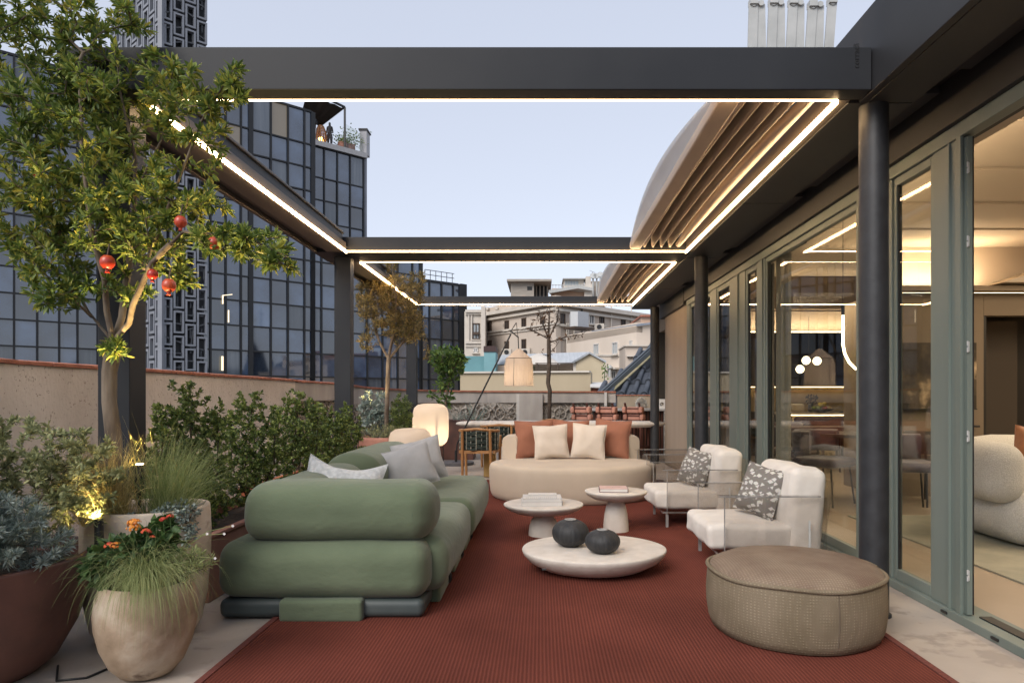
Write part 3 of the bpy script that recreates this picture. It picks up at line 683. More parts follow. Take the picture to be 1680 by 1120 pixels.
b.add(vs, [(0,2,3,1), (2,4,5,3), (4,6,7,5), (6,0,1,7), (1,3,5,7)]); b.build('corner_pier', M['mull'], ow)
b = B()
for z in (11.6, 12.0): b.bar(FP(697, CB, z), FP(745, CB, z), .05, .05)
for x in (697, 706, 715, 724, 733, 742): b.bar(FP(x, CB, 11), FP(x, CB, 12.0), .05, .05, up=(1,0,0))
b.build('roof_railing', M['mull'], ow)
# two small inner lamps seen in the glass
gl = emat('office_lamp', (1, .8, .5), 1.1)
b = B(); b.bar(FP(364.5, CB, Z(507, 50)*1.0, .12), FP(364.5, CB, Z(494, 50), .12), .12, .04, up=(1,0,0)); b.bar(FP(364.5, CB, Z(494, 50), .12), FP(380, CB, Z(491, 50), .12), .10, .04); b.build('inner_lamp', gl, ow)
b = B(); b.bar(FP(374, CB, Z(535, 50), .12), FP(374, CB, Z(516, 50), .12), .10, .04, up=(1,0,0)); b.build('inner_lamp', gl, ow)
b = B(); b.bar(FP(364, CB, Z(610, 50), .12), FP(364, CB, Z(588, 50), .12), .22, .04, up=(1,0,0)); b.build('inner_lamp', gl, ow)

# ---- lattice tower: each module is one frame
lt = thing('lattice_tower', 'tall tower clad in staggered pale grey rectangular frames beside the glass office block', 'tower', (-27, 46, -22))
CT = 72.0; NT = 1.62
A0 = FP(264, CT, 0); A1 = FP(341, CT, 0)
dirR = (A1-A0); dirR.z = 0; LR = dirR.length; dirR.normalize()
nR = Vector((dirR.y, -dirR.x, 0))
rL = (-430-HX)/F; dirL = Vector((rL, 1, 0)).normalized(); nL = Vector((-dirL.y, dirL.x, 0)); LL = 9.2
if nL.y > 0: nL = -nL
b = B(); k = 1.0
pc = [A0-nR*k*0+ (dirR*.3-nR*.5), A0+dirR*(LR-.1)-nR*.5, A0+dirR*LR-nR*6, A0+dirL*LL-nL*.6+dirR*1.0, ]
vs = [Vector((p.x, p.y, z)) for p in pc for z in (-22, 30)]
b.add(vs, [(0,2,3,1), (2,4,5,3), (4,6,7,5), (6,0,1,7), (1,3,5,7)]); b.build('core', M['dark_in'], lt)
def module(w, h, t=.16, d=.35, back=True):
    b = B()
    b.box(-w/2, -w/2+t, 0, d, 0, h); b.box(w/2-t, w/2, 0, d, 0, h); b.box(-w/2+t, w/2-t, 0, d, 0, t); b.box(-w/2+t, w/2-t, 0, d, h-t, h)
    if back: b.box(-w/2+t, w/2-t, .28, .3, t, h-t)
    return b
def frames(org, dr, nm, ncol, L, zr, t, seed):
    w = L/ncol; proto = None; glassp = None; rg = random.Random(seed)
    Rm = Matrix(((dr.x, -nm.x, 0), (dr.y, -nm.y, 0), (0, 0, 1))).to_4x4()
    for i in range(ncol):
        for k in range(*zr):
            z = k*NT*1.0+(NT/2 if i % 2 else 0)*1.0
            pos = org+dr*(w*(i+.5))+Vector((0, 0, z+CH+.08))
            if proto is None:
                proto = module(w*.90, NT*.90, t, back=False).build('frame_module', M['tower_w'], loc=(0,0,0)); WORLD[proto] = Vector((0,0,0))
                o = proto; o.parent = lt
                proto_m = o
            else: o = piece(proto, None, lt)
            o.matrix_local = Matrix.Translation(pos-WORLD[lt]) @ Rm
    return proto
frames(A0, dirR, nR, 4, LR, (-2, 17), .115, 1)
frames(A0, dirL, nL, 9, LL, (-2, 17), .17, 2)
b = B()
for i in range(60):                                    # stair flights and landings glimpsed inside the frames
    rgx = random.Random(i); z = -2+i*.5; u0 = .3+(i % 2)*1.2
    b.bar(A0+dirR*u0-nR*.1+Vector((0,0,z)), A0+dirR*(u0+1.1)-nR*.1+Vector((0,0,z+rgx.uniform(-.5,.5))), .06, .08)
    for q in range(3): 
        u = rgx.uniform(.2, LR-.2); b.bar(A0+dirR*u-nR*.15+Vector((0,0,z)), A0+dirR*u-nR*.15+Vector((0,0,z+.7)), .05, .08, up=(1,0,0))
b.build('inner_stairs', mat('stair_grey', (.07,.075,.085), rough=.7), lt)
b = B(); b.bar(A0+Vector((0,0,-6)), A0+Vector((0,0,30)), .28, .28, up=(1,0,0)); b.build('corner_post', M['tower_w'], lt)

# ---- people and things on the high terrace
def person(loc, h, col, pants, lab, arm=0, turn=0):
    t = thing('person', lab, 'person', loc)
    me = bpy.data.meshes.new('body'); s = h/1.75
    V = [(0,0,.92), (0,0,1.15), (0,0,1.40), (0,.0,1.50), (0,0,1.62), (0,.01,1.74),
         (-.17,0,1.40), (-.22,.03,1.15), (-.20,-.12,.98+arm*.3), (.17,0,1.40), (.22,.03,1.15), (.12,-.22,1.05+arm*.35),
         (-.10,0,.86), (-.11,-.02,.48), (-.11,.0,.06), (-.11,-.14,.03), (.10,0,.86), (.12,-.04,.48), (.12,.0,.06), (.12,-.14,.03)]
    E = [(0,1), (1,2), (2,3), (3,4), (4,5), (2,6), (6,7), (7,8), (2,9), (9,10), (10,11), (0,12), (12,13), (13,14), (14,15), (0,16), (16,17), (17,18), (18,19)]
    Rr = [.14,.13,.12,.055,.10,.07, .06,.045,.035,.06,.045,.035, .09,.06,.045,.035,.09,.06,.045,.035]
    me.from_pydata([(v[0]*s, v[1]*s, v[2]*s) for v in V], E, []); ob = bpy.data.objects.new('body', me); COL.objects.link(ob); ob.parent = t; ob.rotation_euler.z = turn
    sk = ob.modifiers.new('skin', 'SKIN')
    for i, v in enumerate(me.skin_vertices[0].data): v.radius = (Rr[i]*s, Rr[i]*s); v.use_root = (i == 0)
    ob.modifiers.new('sub', 'SUBSURF').levels = 1; ob.modifiers['sub'].render_levels = 1
    m = mat('clothes', col, rough=.9); 
    me.materials.append(m); WORLD[ob] = WORLD[t]
    b = B(); b.lathe([(.04,-.02),(.095,.03),(.105,.10),(.08,.19),(.02,.22)], Vector(loc)+Vector((0,.01,1.58*s)), 10); b.build('hair', M['black'], t)
    b = B(); 
    for sx in (-.11, .11):
        b.tube([Vector(loc)+Vector((sx*s, 0, .88*s)), Vector(loc)+Vector((sx*s, -.02, .5*s)), Vector(loc)+Vector((sx*s, 0, .1*s))], [.105*s, .08*s, .06*s], 8)
    b.build('trousers', mat('trousers', pants, rough=.9), t); return t
zt = 23.4
person(FP(519, CA, zt, -.6), 2.5, (.02,.022,.03), (.35,.35,.38), 'standing person in dark top and pale trousers at the left end of the high terrace', .5)
person(FP(545, CA, zt, -.5), 2.15, (.03,.03,.035), (.04,.04,.05), 'standing person all in black in the middle of the high terrace', .2)
person(FP(551, CA, zt, -1.2), 2.3, (.18,.17,.16), (.30,.29,.28), 'standing person in a pale patterned dress right of the one in black', .3)
t = thing('terrace_lantern', 'amber basket lantern glowing on the floor of the high terrace', 'lantern', FP(530.5, CA, zt, -.5))
c0 = FP(530.5, CA, zt, -.5)
b = B()
for k in range(14):
    a = 2*math.pi*k/14; b.tube([c0+Vector((r*math.cos(a), r*math.sin(a), z)) for r, z in ((.35,0), (.5,.5), (.42,1.1), (.22,1.6))], .05, 4)
for r, z in ((.36,.05), (.5,.5), (.44,1.05), (.24,1.58)): b.tube([c0+Vector((r*math.cos(q*math.pi/6), r*math.sin(q*math.pi/6), z)) for q in range(13)], .035, 4, False)
b.build('basket', mat('basket_wood', (.22,.10,.04), rough=.7), t)
b = B(); b.lathe([(.05,.1), (.22,.25), (.22,.5), (.05,.65)], c0, 10); b.build('bulb', emat('amber', (1,.55,.15), 6), t)

for i, (px, w_, h_, lab) in enumerate(((567, .9, .8, 'low bush in a round clay pot beside the awning post on the high terrace'), (580, 1.6, 1.7, 'spreading dark shrub at the right end of the high terrace'))):
    c0 = FP(px, CA, zt, -.6); t = thing('terrace_plant', lab, 'plant', c0); rg = random.Random(i+7); b = B()
    for k in range(260):
        d = Vector((rg.gauss(0, .4), rg.gauss(0, .3), abs(rg.gauss(.35, .3)))); q = c0+Vector((d.x*w_, d.y*w_, .5+d.z*h_)); u = Vector((rg.uniform(-.2, .2), 0, rg.uniform(.02, .2))); b.add([q, q+u, q+Vector((.14, .05, .02))], [(0,1,2)])
    b.build('foliage', M['leaf_sh'], t); b = B(); b.lathe([(.3, 0), (.45, .3), (.42, .7)], c0, 12); b.build('pot', M['terra'], t)
# ---- generic far building helper
def wall_box(b, p0, p1, z0, z1, depth):
    p0 = Vector(p0); p1 = Vector(p1); d = (p1-p0).normalized(); n = Vector((d.y, -d.x, 0))
    if n.y > 0: n = -n
    q = [p0, p1, p1-n*depth, p0-n*depth]
    vs = [Vector((p.x, p.y, z)) for p in q for z in (z0, z1)]
    b.add(vs, [(0,2,3,1), (2,4,5,3), (4,6,7,5), (6,0,1,7), (1,3,5,7)])
    return d, n
def quad_at(px, d): return Vector((X(px, d), d, 0))
def win(root, p, d, n, w, z0, z1, fr, gl, curtain=False, t=.09, shutters=False):
    """one recessed window: frame ring with sill, and glass set back"""
    p = Vector((p.x, p.y, 0))
    def T(u, v, o): return p+d*u+n*o+Vector((0,0,v))
    b = B()
    b.bar(T(-w/2, z0, .03), T(-w/2, z1, .03), t, .10, up=(0,0,1) if False else tuple(n)); b.bar(T(w/2, z0, .03), T(w/2, z1, .03), t, .10, up=tuple(n))
    b.bar(T(-w/2-t/2, z1, .03), T(w/2+t/2, z1, .03), .1, t); b.bar(T(-w/2-t/2, z0, .03), T(w/2+t/2, z0, .03), .1, t); b.bar(T(0, z0, .03), T(0, z1, .03), t*.8, .07, up=tuple(n))
    f = b.build('window', fr, root)
    g = B(); vs = [T(-w/2, z0, .015), T(w/2, z0, .015), T(w/2, z1, .015), T(-w/2, z1, .015), T(-w/2, z0, -.1), T(w/2, z0, -.1), T(w/2, z1, -.1), T(-w/2, z1, -.1)]
    g.add(vs, [(0,1,2,3), (7,6,5,4), (0,4,5,1), (1,5,6,2), (2,6,7,3), (3,7,4,0)]); g.build('pane', gl, f)
    s = B(); s.bar(T(-w/2-.15, z0-.08, .09), T(w/2+.15, z0-.08, .09), .22, .07); s.build('sill', M['stonelt'], f)
    return f
M['stonelt'] = mat('pale_stone', (.55,.50,.44), (.62,.57,.50), rough=.9, scale=2)
M['hotel'] = mat('beige_render', (.50,.425,.355), (.57,.49,.415), rough=.95, scale=.35, detail=9, stretch=(1,1,.4), spots=((.33,.28,.235), .6, .58))
M['cream_r'] = mat('cream_render', (.62,.53,.44), (.69,.60,.51), rough=.95, scale=.5, detail=9, stretch=(1,1,.35))
M['peach'] = mat('peach_render', (.46,.31,.22), (.52,.36,.26), rough=.95, scale=.6, detail=9, stretch=(1,1,.4))
M['tanw'] = mat('tan_render', (.40,.33,.225), (.45,.375,.26), rough=.95, scale=.9, detail=6, stretch=(1,1,.25))
M['wglass'] = mat('far_window_glass', (.02,.022,.026), (.05,.055,.06), rough=.1, scale=2)
M['wcurt'] = mat('curtain_glass', (.30,.34,.36), (.38,.42,.44), rough=.25, scale=3)
M['brownf'] = mat('brown_window_frame', (.07,.045,.03), rough=.6)
M['whitef'] = mat('white_window_frame', (.6,.58,.55), rough=.5)

h = thing('old_apartment_house', 'long beige apartment house with small brown windows behind the lamp', 'building', (0, 52, -22))
b = B(); a0, a1, a2 = quad_at(793, 60), quad_at(912, 52), quad_at(1110, 64)
d1, n1 = wall_box(b, a0, a1, -22, Z(500, 56)+.2, .5); d2, n2 = wall_box(b, a1, a2, -22, Z(492, 52), .5)
b.build('wall', M['hotel'], h)
for dz, pr, hh in ((0, .5, .30), (-.45, .25, .18), (-1.55, .15, .12)):
    b = B(); z = 8.25+dz
    b.bar(a0+Vector((0,0,z))+n1*pr/2, a1+Vector((0,0,z))+n1*pr/2, pr, hh); b.bar(a1+Vector((0,0,z-.05))+n2*pr/2, a2+Vector((0,0,z-.05))+n2*pr/2, pr, hh)
    b.build('cornice', M['stonelt'], h)
b = B(); b.bar(a0+Vector((0,0,6.45))+n1*.05, a1+Vector((0,0,6.45))+n1*.05, .1, .1); b.bar(a1+Vector((0,0,5.6))+n2*.05, a2+Vector((0,0,5.6))+n2*.05, .1, .1); b.build('string_course', M['stonelt'], h)
def onl(pa, pb, px):                                   # where the sight line of px meets wall pa-pb
    r = (px-HX)/F; d = pb-pa; k = (r*pa.y-pa.x)/(d.x-r*d.y); return pa+d*k
for px, py, w, hh in ((804, 536, .45, .75), (832, 534, .5, .75), (860, 530, .5, .75), (804, 566, .45, .75), (832, 568, .5, .78), (860, 565, .5, .78), (891, 528, .5, .75)):
    p = onl(a0, a1, px); z = Z(py, p.y); win(h, p, d1, n1, w, z-hh/2, z+hh/2, M['brownf'], M['wglass'])
for px, py, w, hh in ((922, 524, .55, .85), (970, 524, .55, .7), (987, 526, .5, .65), (1022, 529, .5, .6)):
    p = onl(a1, a2, px); z = Z(py, p.y); win(h, p, d2, n2, w, z-hh/2, z+hh/2, M['brownf'] if px != 970 else M['whitef'], M['wglass'])
for px, py in ((836, 578), (866, 578), (978, 537)):
    t_ = h; p = onl(a0, a1, px) if px < 912 else onl(a1, a2, px); z = Z(py, p.y); nn = n1 if px < 912 else n2
    b = B(); b.box(p.x-.4+nn.x*.3, p.x+.4+nn.x*.3, p.y+nn.y*.6, p.y, z-.28, z+.28); bb = b.build('air_conditioner', M['stonelt'], h)
    b = B(); b.lathe([(.0,-.0), (.2,.0), (.2,.02)], (0,0,0), 12); b.v = [(v[0]+p.x+nn.x*.3, p.y+nn.y*.6-.03-v[2], v[1]+z) for v in b.v]; b.build('fan', M['black'], bb)
for px in (928, 930.5, 940, 953, 1001, 1034):
    p = onl(a1, a2, px)+n2*.12; b = B(); b.tube([p+Vector((0,0,Z(578, p.y))), p+Vector((0,0,Z(502 if px > 950 else 530, p.y)))], .06, 6); b.build('drainpipe', M['stonelt'] if px != 953 else M['black'], h)
for px in (800, 815, 838, 861):
    p = onl(a0, a1, px); z = Z(507, p.y); b = B(); b.box(p.x-.1, p.x+.1, p.y-.5, p.y, z-.1, z+.12); b.build('bracket', M['stonelt'], h)
# roof structures on top of it
M['cblock'] = mat('concrete_blockwork', (.30,.27,.235), (.38,.345,.30), rough=.95, scale=3, stretch=(.4,.4,2), spots=((.42,.34,.28), 1.2, .55))
r = thing('rooftop_hut', 'concrete block hut with a flat slab roof on top of the apartment house', 'building', P(862, 482, 60))
b = B(); b.box(X(838, 60), X(876, 60), 60, 64, 5, Z(463, 60)); b.build('wall', M['cblock'], r)
b = B(); b.box(X(832, 60), X(905, 60), 59.4, 66, Z(463, 60), Z(459.5, 60)); b.build('roof_slab', M['cblock'], r)
b = B(); b.box(X(865, 60), X(873, 60), 59.97, 60.05, Z(476, 60), Z(470, 60)); b.build('opening', M['mull'], r)
b = B(); b.box(X(876, 60), X(900, 60), 62, 65, 5, Z(463, 60)); b.build('wall', M['mull'], r)
for i in range(4):
    x = X(879+6*i, 61.5); b = B(); b.box(x, x+.12, 61.4, 61.5, 9, Z(464, 60)); b.build('post', M['cblock'], r)
r = thing('rooftop_terrace', 'pale rooftop terrace with railings, vents and glazed penthouse under the second canopy', 'building', P(950, 482, 58))
b = B(); b.box(X(905, 58), X(965, 58), 58, 63, 5, Z(473, 58)); b.build('wall', M['peach'], r)
b = B(); b.add([P(900, 476, 57), P(948, 468, 57), P(972, 472, 57), P(960, 474, 60), P(905, 480, 60)], [(0,1,2,3,4)]); o = b.build('metal_roof', M['grey_metal'], r); o.modifiers.new('s', 'SOLIDIFY').thickness = .25
b = B(); b.box(X(925, 60), X(958, 60), 60, 64, 8, Z(459, 60)); b.build('penthouse', M['stonelt'], r)
for i in range(5): b = B(); b.box(X(926.5+4.6*i, 60), X(930.3+4.6*i, 60), 59.93, 60.0, Z(467.5, 60), Z(461, 60)); b.build('window', M['wcurt'], r)
b = B(); b.box(X(923, 60), X(960, 60), 59.5, 64, Z(459, 60), Z(457.6, 60)); b.build('roof', M['grey_metal'], r)
b = B(); b.box(X(960, 60), X(968, 60), 59, 61, 8, Z(456.5, 60)); b.build('chimney', M['stonelt'], r)
b = B(); b.box(X(968, 61), X(992, 61), 61, 64, 6, Z(461, 61)); b.build('wall', M['cblock'], r)
b = B(); b.box(X(958, 58), X(971, 58), 57.5, 58, 6, Z(467, 58)); b.build('corrugated_screen', M['stonelt'], r)
for x, y in ((973, 455), (979, 455), (985, 453), (988, 457), (992, 460)):
    p = P(x, y, 59); b = B(); b.tube([Vector((p.x, p.y, 8)), p], .07, 6); b.tube([p, p+Vector((0,-.2,.12))], [.18, .30], 10); b.build('vent_pipe', M['grey_metal'], r)
b = B(); p = P(972, 446, 59); b.tube([Vector((p.x, p.y, 8)), p], .03, 5); b.bar(p+Vector((-.25,0,.12)), p+Vector((.25,0,-.08)), .03, .03)
for q in (-.2, -.05, .1, .2): b.bar(p+Vector((q,-.15,-q*.4+.03)), p+Vector((q,.15,-q*.4+.03)), .02, .02)
b.build('aerial', M['grey_metal'], r)
b = B()
for x in range(907, 960, 5): b.bar(P(x, 475, 57.5), P(x, 467, 57.5), .05, .05, up=(1,0,0))
b.bar(P(905, 467.5, 57.5), P(960, 467.5, 57.5), .05, .06); b.build('railing', M['grey_metal'], r)

h = thing('classical_house', 'pale stone classical house end with tall balcony window beside the glass wing', 'building', (X(778, 56), 56, -22))
b = B(); b.box(X(762, 56), X(793, 56), 56, 62, -22, Z(511, 56)); b.build('wall', M['stonelt'], h)
for z, e in ((Z(511, 56), .35), (Z(514.5, 56), .2), (Z(562, 56), .25), (Z(567, 56), .12)):
    b = B(); b.box(X(764, 56), X(793, 56)+.02, 56-e, 56, z-.1, z+.12); b.build('cornice', M['stonelt'], h)
b = B(); b.box(X(789.5, 55.5), X(796, 55.5), 55.4, 56.5, -22, Z(504, 56)); b.build('pilaster', M['stonelt'], h)
for px in (768, 772.5): b = B(); b.box(X(px, 56), X(px+2.4, 56), 55.85, 56, Z(560, 56), Z(517, 56)); b.build('pilaster', M['stonelt'], h)
p = quad_at(781, 56); win(h, p, Vector((1,0,0)), Vector((0,-1,0)), .5, Z(556, 56), Z(531, 56), M['brownf'], M['wcurt']); p = quad_at(780.5, 56); win(h, p, Vector((1,0,0)), Vector((0,-1,0)), .3, Z(578, 56), Z(571, 56), M['whitef'], M['wcurt'])
b = B(); b.box(X(777, 56), X(786, 56), 55.7, 55.98, Z(549, 56), Z(545, 56)); b.build('balcony', M['brownf'], h)

h = thing('white_block', 'cream rendered block with white framed windows and ribbed metal roof', 'building', (X(1000, 40), 40, -22))
b = B(); q0, q1 = quad_at(930, 46), quad_at(1044, 38); d3, n3 = wall_box(b, q0, q1, -22, Z(550, 46), 8)
# sloping parapet as in the picture
b2 = B(); vs = [Vector((q.x, q.y, z)) for q, z in ((q0, Z(551, 46)), (q1, Z(535, 38)))]+[Vector((q.x, q.y, Z(551, 46)-.5)) for q in (q1, q0)]
b.add(vs+[v-n3*.4 for v in vs], [(0,1,2,3), (7,6,5,4), (0,4,5,1), (1,5,6,2)])
b.build('wall', M['cream_r'], h)
b = B()
for i in range(15):
    t = i/14; p = q0.lerp(q1, .42+.58*t); zt_ = Z(551, 46)+(Z(535, 38)-Z(551, 46))*(.42+.58*t)
    b.bar(p+Vector((0,0,zt_+.05)), p-n3*3+Vector((0,0,zt_+.5)), .35, .12)
b.build('ribbed_roof', mat('blue_grey_roof', (.22,.25,.30), (.3,.33,.38), rough=.6, scale=2), h)
for px, py, w, hh, in ((979, 573, .58, .65), (1010, 571, .55, .65), (1036, 563, .2, .28), (1008, 615, .5, .42)):
    p = onl(q0, q1, px); z = Z(py, p.y); win(h, p, d3, n3, w, z-hh/2, z+hh/2, M['whitef'], M['wcurt'] if py < 600 else M['wglass'], t=.06)
b = B(); p0_, p1_ = onl(q0, q1, 940)+n3*.03, onl(q0, q1, 1026)+n3*.03; b.bar(p0_+Vector((0,0,Z(582, p0_.y))), p1_+Vector((0,0,Z(583, p1_.y))), .08, .1); b.build('string_course', M['stonelt'], h)
b = B(); p0_, p1_ = onl(q0, q1, 998)+n3*.2, onl(q0, q1, 1019)+n3*.2; b.bar(p0_+Vector((0,0,Z(604, p0_.y))), p1_+Vector((0,0,Z(604, p1_.y))), .4, .1); b.build('canopy_ledge', M['stonelt'], h)
p = onl(q0, q1, 1013)+n3*.5; b = B(); b.tube([p+Vector((0,0,Z(618, p.y))), p+Vector((0,0,Z(604, p.y)))], .09, 8); b.lathe([(.1,-.05), (.22,.0), (.16,.1), (.03,.2)], p+Vector((0,0,Z(604, p.y))), 10); b.build('flue', M['grey_metal'], h)
h = thing('peach_house', 'peach rendered house behind the slate roof at the right', 'building', (X(1070, 42), 42, -22))
b = B(); b.box(X(1043.5, 39), X(1130, 39), 39, 48, -22, Z(533, 39)); b.build('wall', M['peach'], h)
b = B(); b.box(X(1052, 41), X(1130, 41), 41, 48, -22, Z(520, 41)); b.build('upper_wall', M['peach'], h)
b = B(); b.box(X(1050, 41), X(1130, 41), 40.8, 48, Z(520, 41), Z(517, 41)); b.build('roof', M['coping'], h)
b = B(); b.box(X(1026, 36), X(1100, 36), 36, 38.8, -22, Z(568, 36)); b.build('lean_to', M['hotel'], h)
b = B(); b.box(X(1025, 36)-.02, X(1100, 36), 35.85, 38.9, Z(568, 36), Z(566, 36)); b.build('ledge', M['stonelt'], h)
b = B(); b.box(X(1028, 36), X(1100, 36), 35.8, 36, Z(585, 36), Z(583, 36)); b.build('ledge', M['stonelt'], h)
for i in range(6): b = B(); b.box(X(1030+5.5*i, 36), X(1032.5+5.5*i, 36), 35.84, 36, Z(587.5, 36), Z(585.2, 36)); b.build('bracket', M['brownf'], h)
h = thing('white_tank', 'white boxy water tank housing on a bracket high on the apartment house', 'tank', P(950, 537, 50))
b = B(); b.box(X(936, 50), X(948, 50), 50, 52, Z(536, 50), Z(511, 50)); b.add([P(948, 536, 50), P(966, 538, 51.5), P(966, 512.5, 51.5), P(948, 510, 50), P(948, 536, 52), P(966, 538, 52.5), P(966, 512.5, 52.5), P(948, 510, 52)], [(0,1,2,3), (1,5,6,2), (3,2,6,7)]); b.build('tank_body', mat('white_sheet', (.52,.53,.53), (.56,.57,.57), rough=.6), h)
b = B(); b.bar(P(934, 537.5, 50), P(966, 540, 51.4), 1.2, .15); b.build('bracket', M['brownf'], h)

h = thing('teal_roof_house', 'teal painted rooftop wall with a brown capped chimney', 'building', (X(790, 34), 34, -22))
b = B(); b.box(X(755, 34), X(795, 34), 34, 38, -22, Z(584, 34)); b.build('wall', mat('teal_paint', (.13,.28,.31), (.16,.33,.36), rough=.8, scale=1.5), h)
b = B(); b.box(X(794, 33), X(813, 33), 33, 34.6, -22, Z(577, 33)); b.build('chimney', mat('teal_paint2', (.16,.32,.35), (.19,.37,.40), rough=.8, scale=1.5), h)
b = B(); b.box(X(793.5, 33), X(813.5, 33), 32.95, 34.7, Z(577, 33), Z(567.5, 33)); b.build('chimney_cap', mat('brown_cap', (.055,.03,.028), rough=.7), h)
h = thing('tan_boundary_wall', 'long plain tan rendered wall beyond the terrace parapet', 'wall', (X(860, 26), 26, -22))
b = B(); vs = [Vector((X(px, d), d, z)) for px, d in ((762, 28), (969, 25)) for z in (-22, None) if z] ; 
pa, pb = quad_at(755, 26.0), quad_at(969, 25.0); wall_box(b, pa, pb, -22, Z(611.5, 25.5), .5); b.build('wall', M['tanw'], h)
b = B(); b.bar(pa+Vector((0,.2,Z(611.5, 25.5)+.03)), pb+Vector((0,.2,Z(611.5, 25.5)+.03)), .6, .06); b.build('coping', M['stonelt'], h)
h = thing('gabled_house', 'small cream gabled house with pale metal roof', 'building', (X(960, 30), 30, -22))
pa, pb = Vector((X(946, 30), 30, 0)), Vector((X(990, 30), 30.3, 0))
b = B(); zE = Z(591, 30); zR = Z(579.5, 30); xm = X(967, 30)
b.add([(pa.x, 30, -22), (pb.x, 30, -22), (pb.x, 30, zE), (xm, 30, zR), (pa.x, 30, zE), (pa.x-3, 37, -22), (pa.x-3, 37, zE)], [(0,1,2,3,4), (0,4,6,5)]); b.build('wall', mat('cream_gable', (.50,.42,.29), (.56,.475,.335), rough=.95, scale=1), h)
b = B(); b.add([(pa.x-.25, 29.85, zE-.1), (xm, 29.85, zR+.06), (xm-4.2, 36, zR+.3), (pa.x-4.2, 36, zE+.1), (pb.x+.12, 29.85, zE-.03), (pb.x-2, 36, zE)], [(0,1,2,3), (1,4,5,2)]); o = b.build('roof', mat('pale_metal_roof', (.36,.385,.41), (.43,.455,.48), rough=.6, scale=4, stretch=(4,.3,1)), h); o.modifiers.new('s', 'SOLIDIFY').thickness = .08
b = B(); b.box(X(939.5, 30), pa.x-.003, 30.05, 33, -22, zE-.1); b.build('corner_wall', M['stonelt'], h)
f = thing('slatted_screen', 'dark slatted screen on a roof left of the gabled house', 'fence', (X(910, 29), 29, Z(612, 29)))
for i in range(7): b = B(); z = Z(611, 29)+i*.062*1.0; b.box(X(878, 29), X(939, 29), 29, 29.03, z, z+.04); b.build('slat', M['brownf'], f)
for px in (880, 897, 914, 938): b = B(); b.box(X(px, 29), X(px, 29)+.06, 28.95, 29, Z(611, 29), Z(595, 29)); b.build('post', M['brownf'], f)
f = thing('patio_umbrella', 'half hidden pale market umbrella behind the screen on the roof terrace', 'umbrella', (X(882, 31), 31, Z(606, 31)))
b = B(); b.lathe([(1.1,0), (.6,.32), (.02,.55)], (X(884, 31), 31, Z(599, 31)), 12, cap=False); b.build('canopy', M['stonelt'], f)
b = B(); b.tube([(X(884, 31), 31, Z(618, 31)), (X(884, 31), 31, Z(590, 31))], .03, 6); b.build('pole', M['stonelt'], f)
f = thing('white_tarpaulin', 'white sheet awning over a red wall beside the gabled house', 'awning', P(985, 632, 24))
b = B(); b.add([P(968, 633, 24), P(1000, 634.5, 24), P(990, 626.5, 26), P(969, 627, 26)], [(0,1,2,3)]); o = b.build('cloth', mat('white_tarp', (.62,.6,.57), rough=.8), f); o.modifiers.new('s', 'SOLIDIFY').thickness = .05
b = B(); b.box(X(969.5, 25), X(1003, 25), 25.2, 26, -22, Z(634, 25)); b.build('red_wall', mat('red_wall', (.24,.09,.06), rough=.9), f)
f = thing('small_rooftop_plant', 'thin leafy plant in front of the cream block', 'plant', P(991, 628, 29))
b = B(); p = P(991, 628, 29); b.tube([p, p+Vector((.05,0,.7))], .02, 5); 
for i in range(26):
    rr = random.Random(i); q = p+Vector((rr.uniform(-.15,.15), rr.uniform(-.1,.1), rr.uniform(.1,.8))); b.add([q, q+Vector((.07,0,.05)), q+Vector((.02,0,.1))], [(0,1,2)])
b.build('foliage', M['leaf_ci'], f)

# ---- slate tiled roof of the neighbour
rf = thing('tiled_roof', 'steep dark slate grey tiled roof with round ribs behind the bar', 'roof', P(1040, 650, 16))
M['slate'] = mat('slate_tile', (.045,.052,.065), (.08,.09,.11), rough=.5, scale=4, bump=.1, bscale=40)
e0 = P(1001, 652, 16); ev = (P(1019.5, 652, 16)-P(1001, 652, 16)); sv = (P(1040, 592, 18)-P(1015, 652, 16)); nrm = ev.cross(sv).normalized()
if nrm.y > 0: nrm = -nrm
tile_p = None; rib_p = None
rowf = .33
for i in range(-1, 9):
    x0 = 1001+18.5*i
    tm = (9+.913*(x0-988))/34.2
    nrow = int(min(2.3, max(tm, 0))/rowf)+1
    for j in range(-1, nrow):
        o0 = e0+ev*i+sv*(j*rowf)
        if rib_p is None:
            b = B(); b.tube([o0+nrm*.07, o0+sv*rowf*1.03+nrm*.05], [.075, .062], 8); b.tube([o0+nrm*.07, o0+sv*rowf*.10+nrm*.068], [.092, .088], 8); rib_p = b.build('ridge_roll', M['slate'], rf); R0 = o0
        else: piece(rib_p, Matrix.Translation(o0-R0), rf)
        if tile_p is None:
            b = B(); q = [o0+ev*.12+nrm*.035, o0+ev*.93+nrm*.035, o0+ev*.93+sv*rowf*1.04+nrm*.012, o0+ev*.12+sv*rowf*1.04+nrm*.012]
            b.add(q+[v-nrm*.03 for v in q], [(0,1,2,3), (7,6,5,4), (0,4,5,1), (1,5,6,2), (2,6,7,3), (3,7,4,0)]); tile_p = b.build('roof_tile', M['slate'], rf); T0 = o0
        else: piece(tile_p, Matrix.Translation(o0-T0), rf)
b = B(); b.add([e0-ev*.9-sv*.3, e0+ev*9-sv*.3, e0+ev*9+sv*2.6, P(1100, 541, 19)], [(0,1,2,3)]); o = b.build('roof_deck', M['mull'], rf); o.modifiers.new('s', 'SOLIDIFY').thickness = .1
b = B(); b.bar(P(986, 645, 16), P(1105, 536.5, 19), .06, .10); b.bar(P(989, 648, 15.9), P(1108, 539.5, 18.9), .03, .12); b.build('verge_flashing', mat('flashing', (.10,.115,.13), rough=.5, metal=.3), rf)
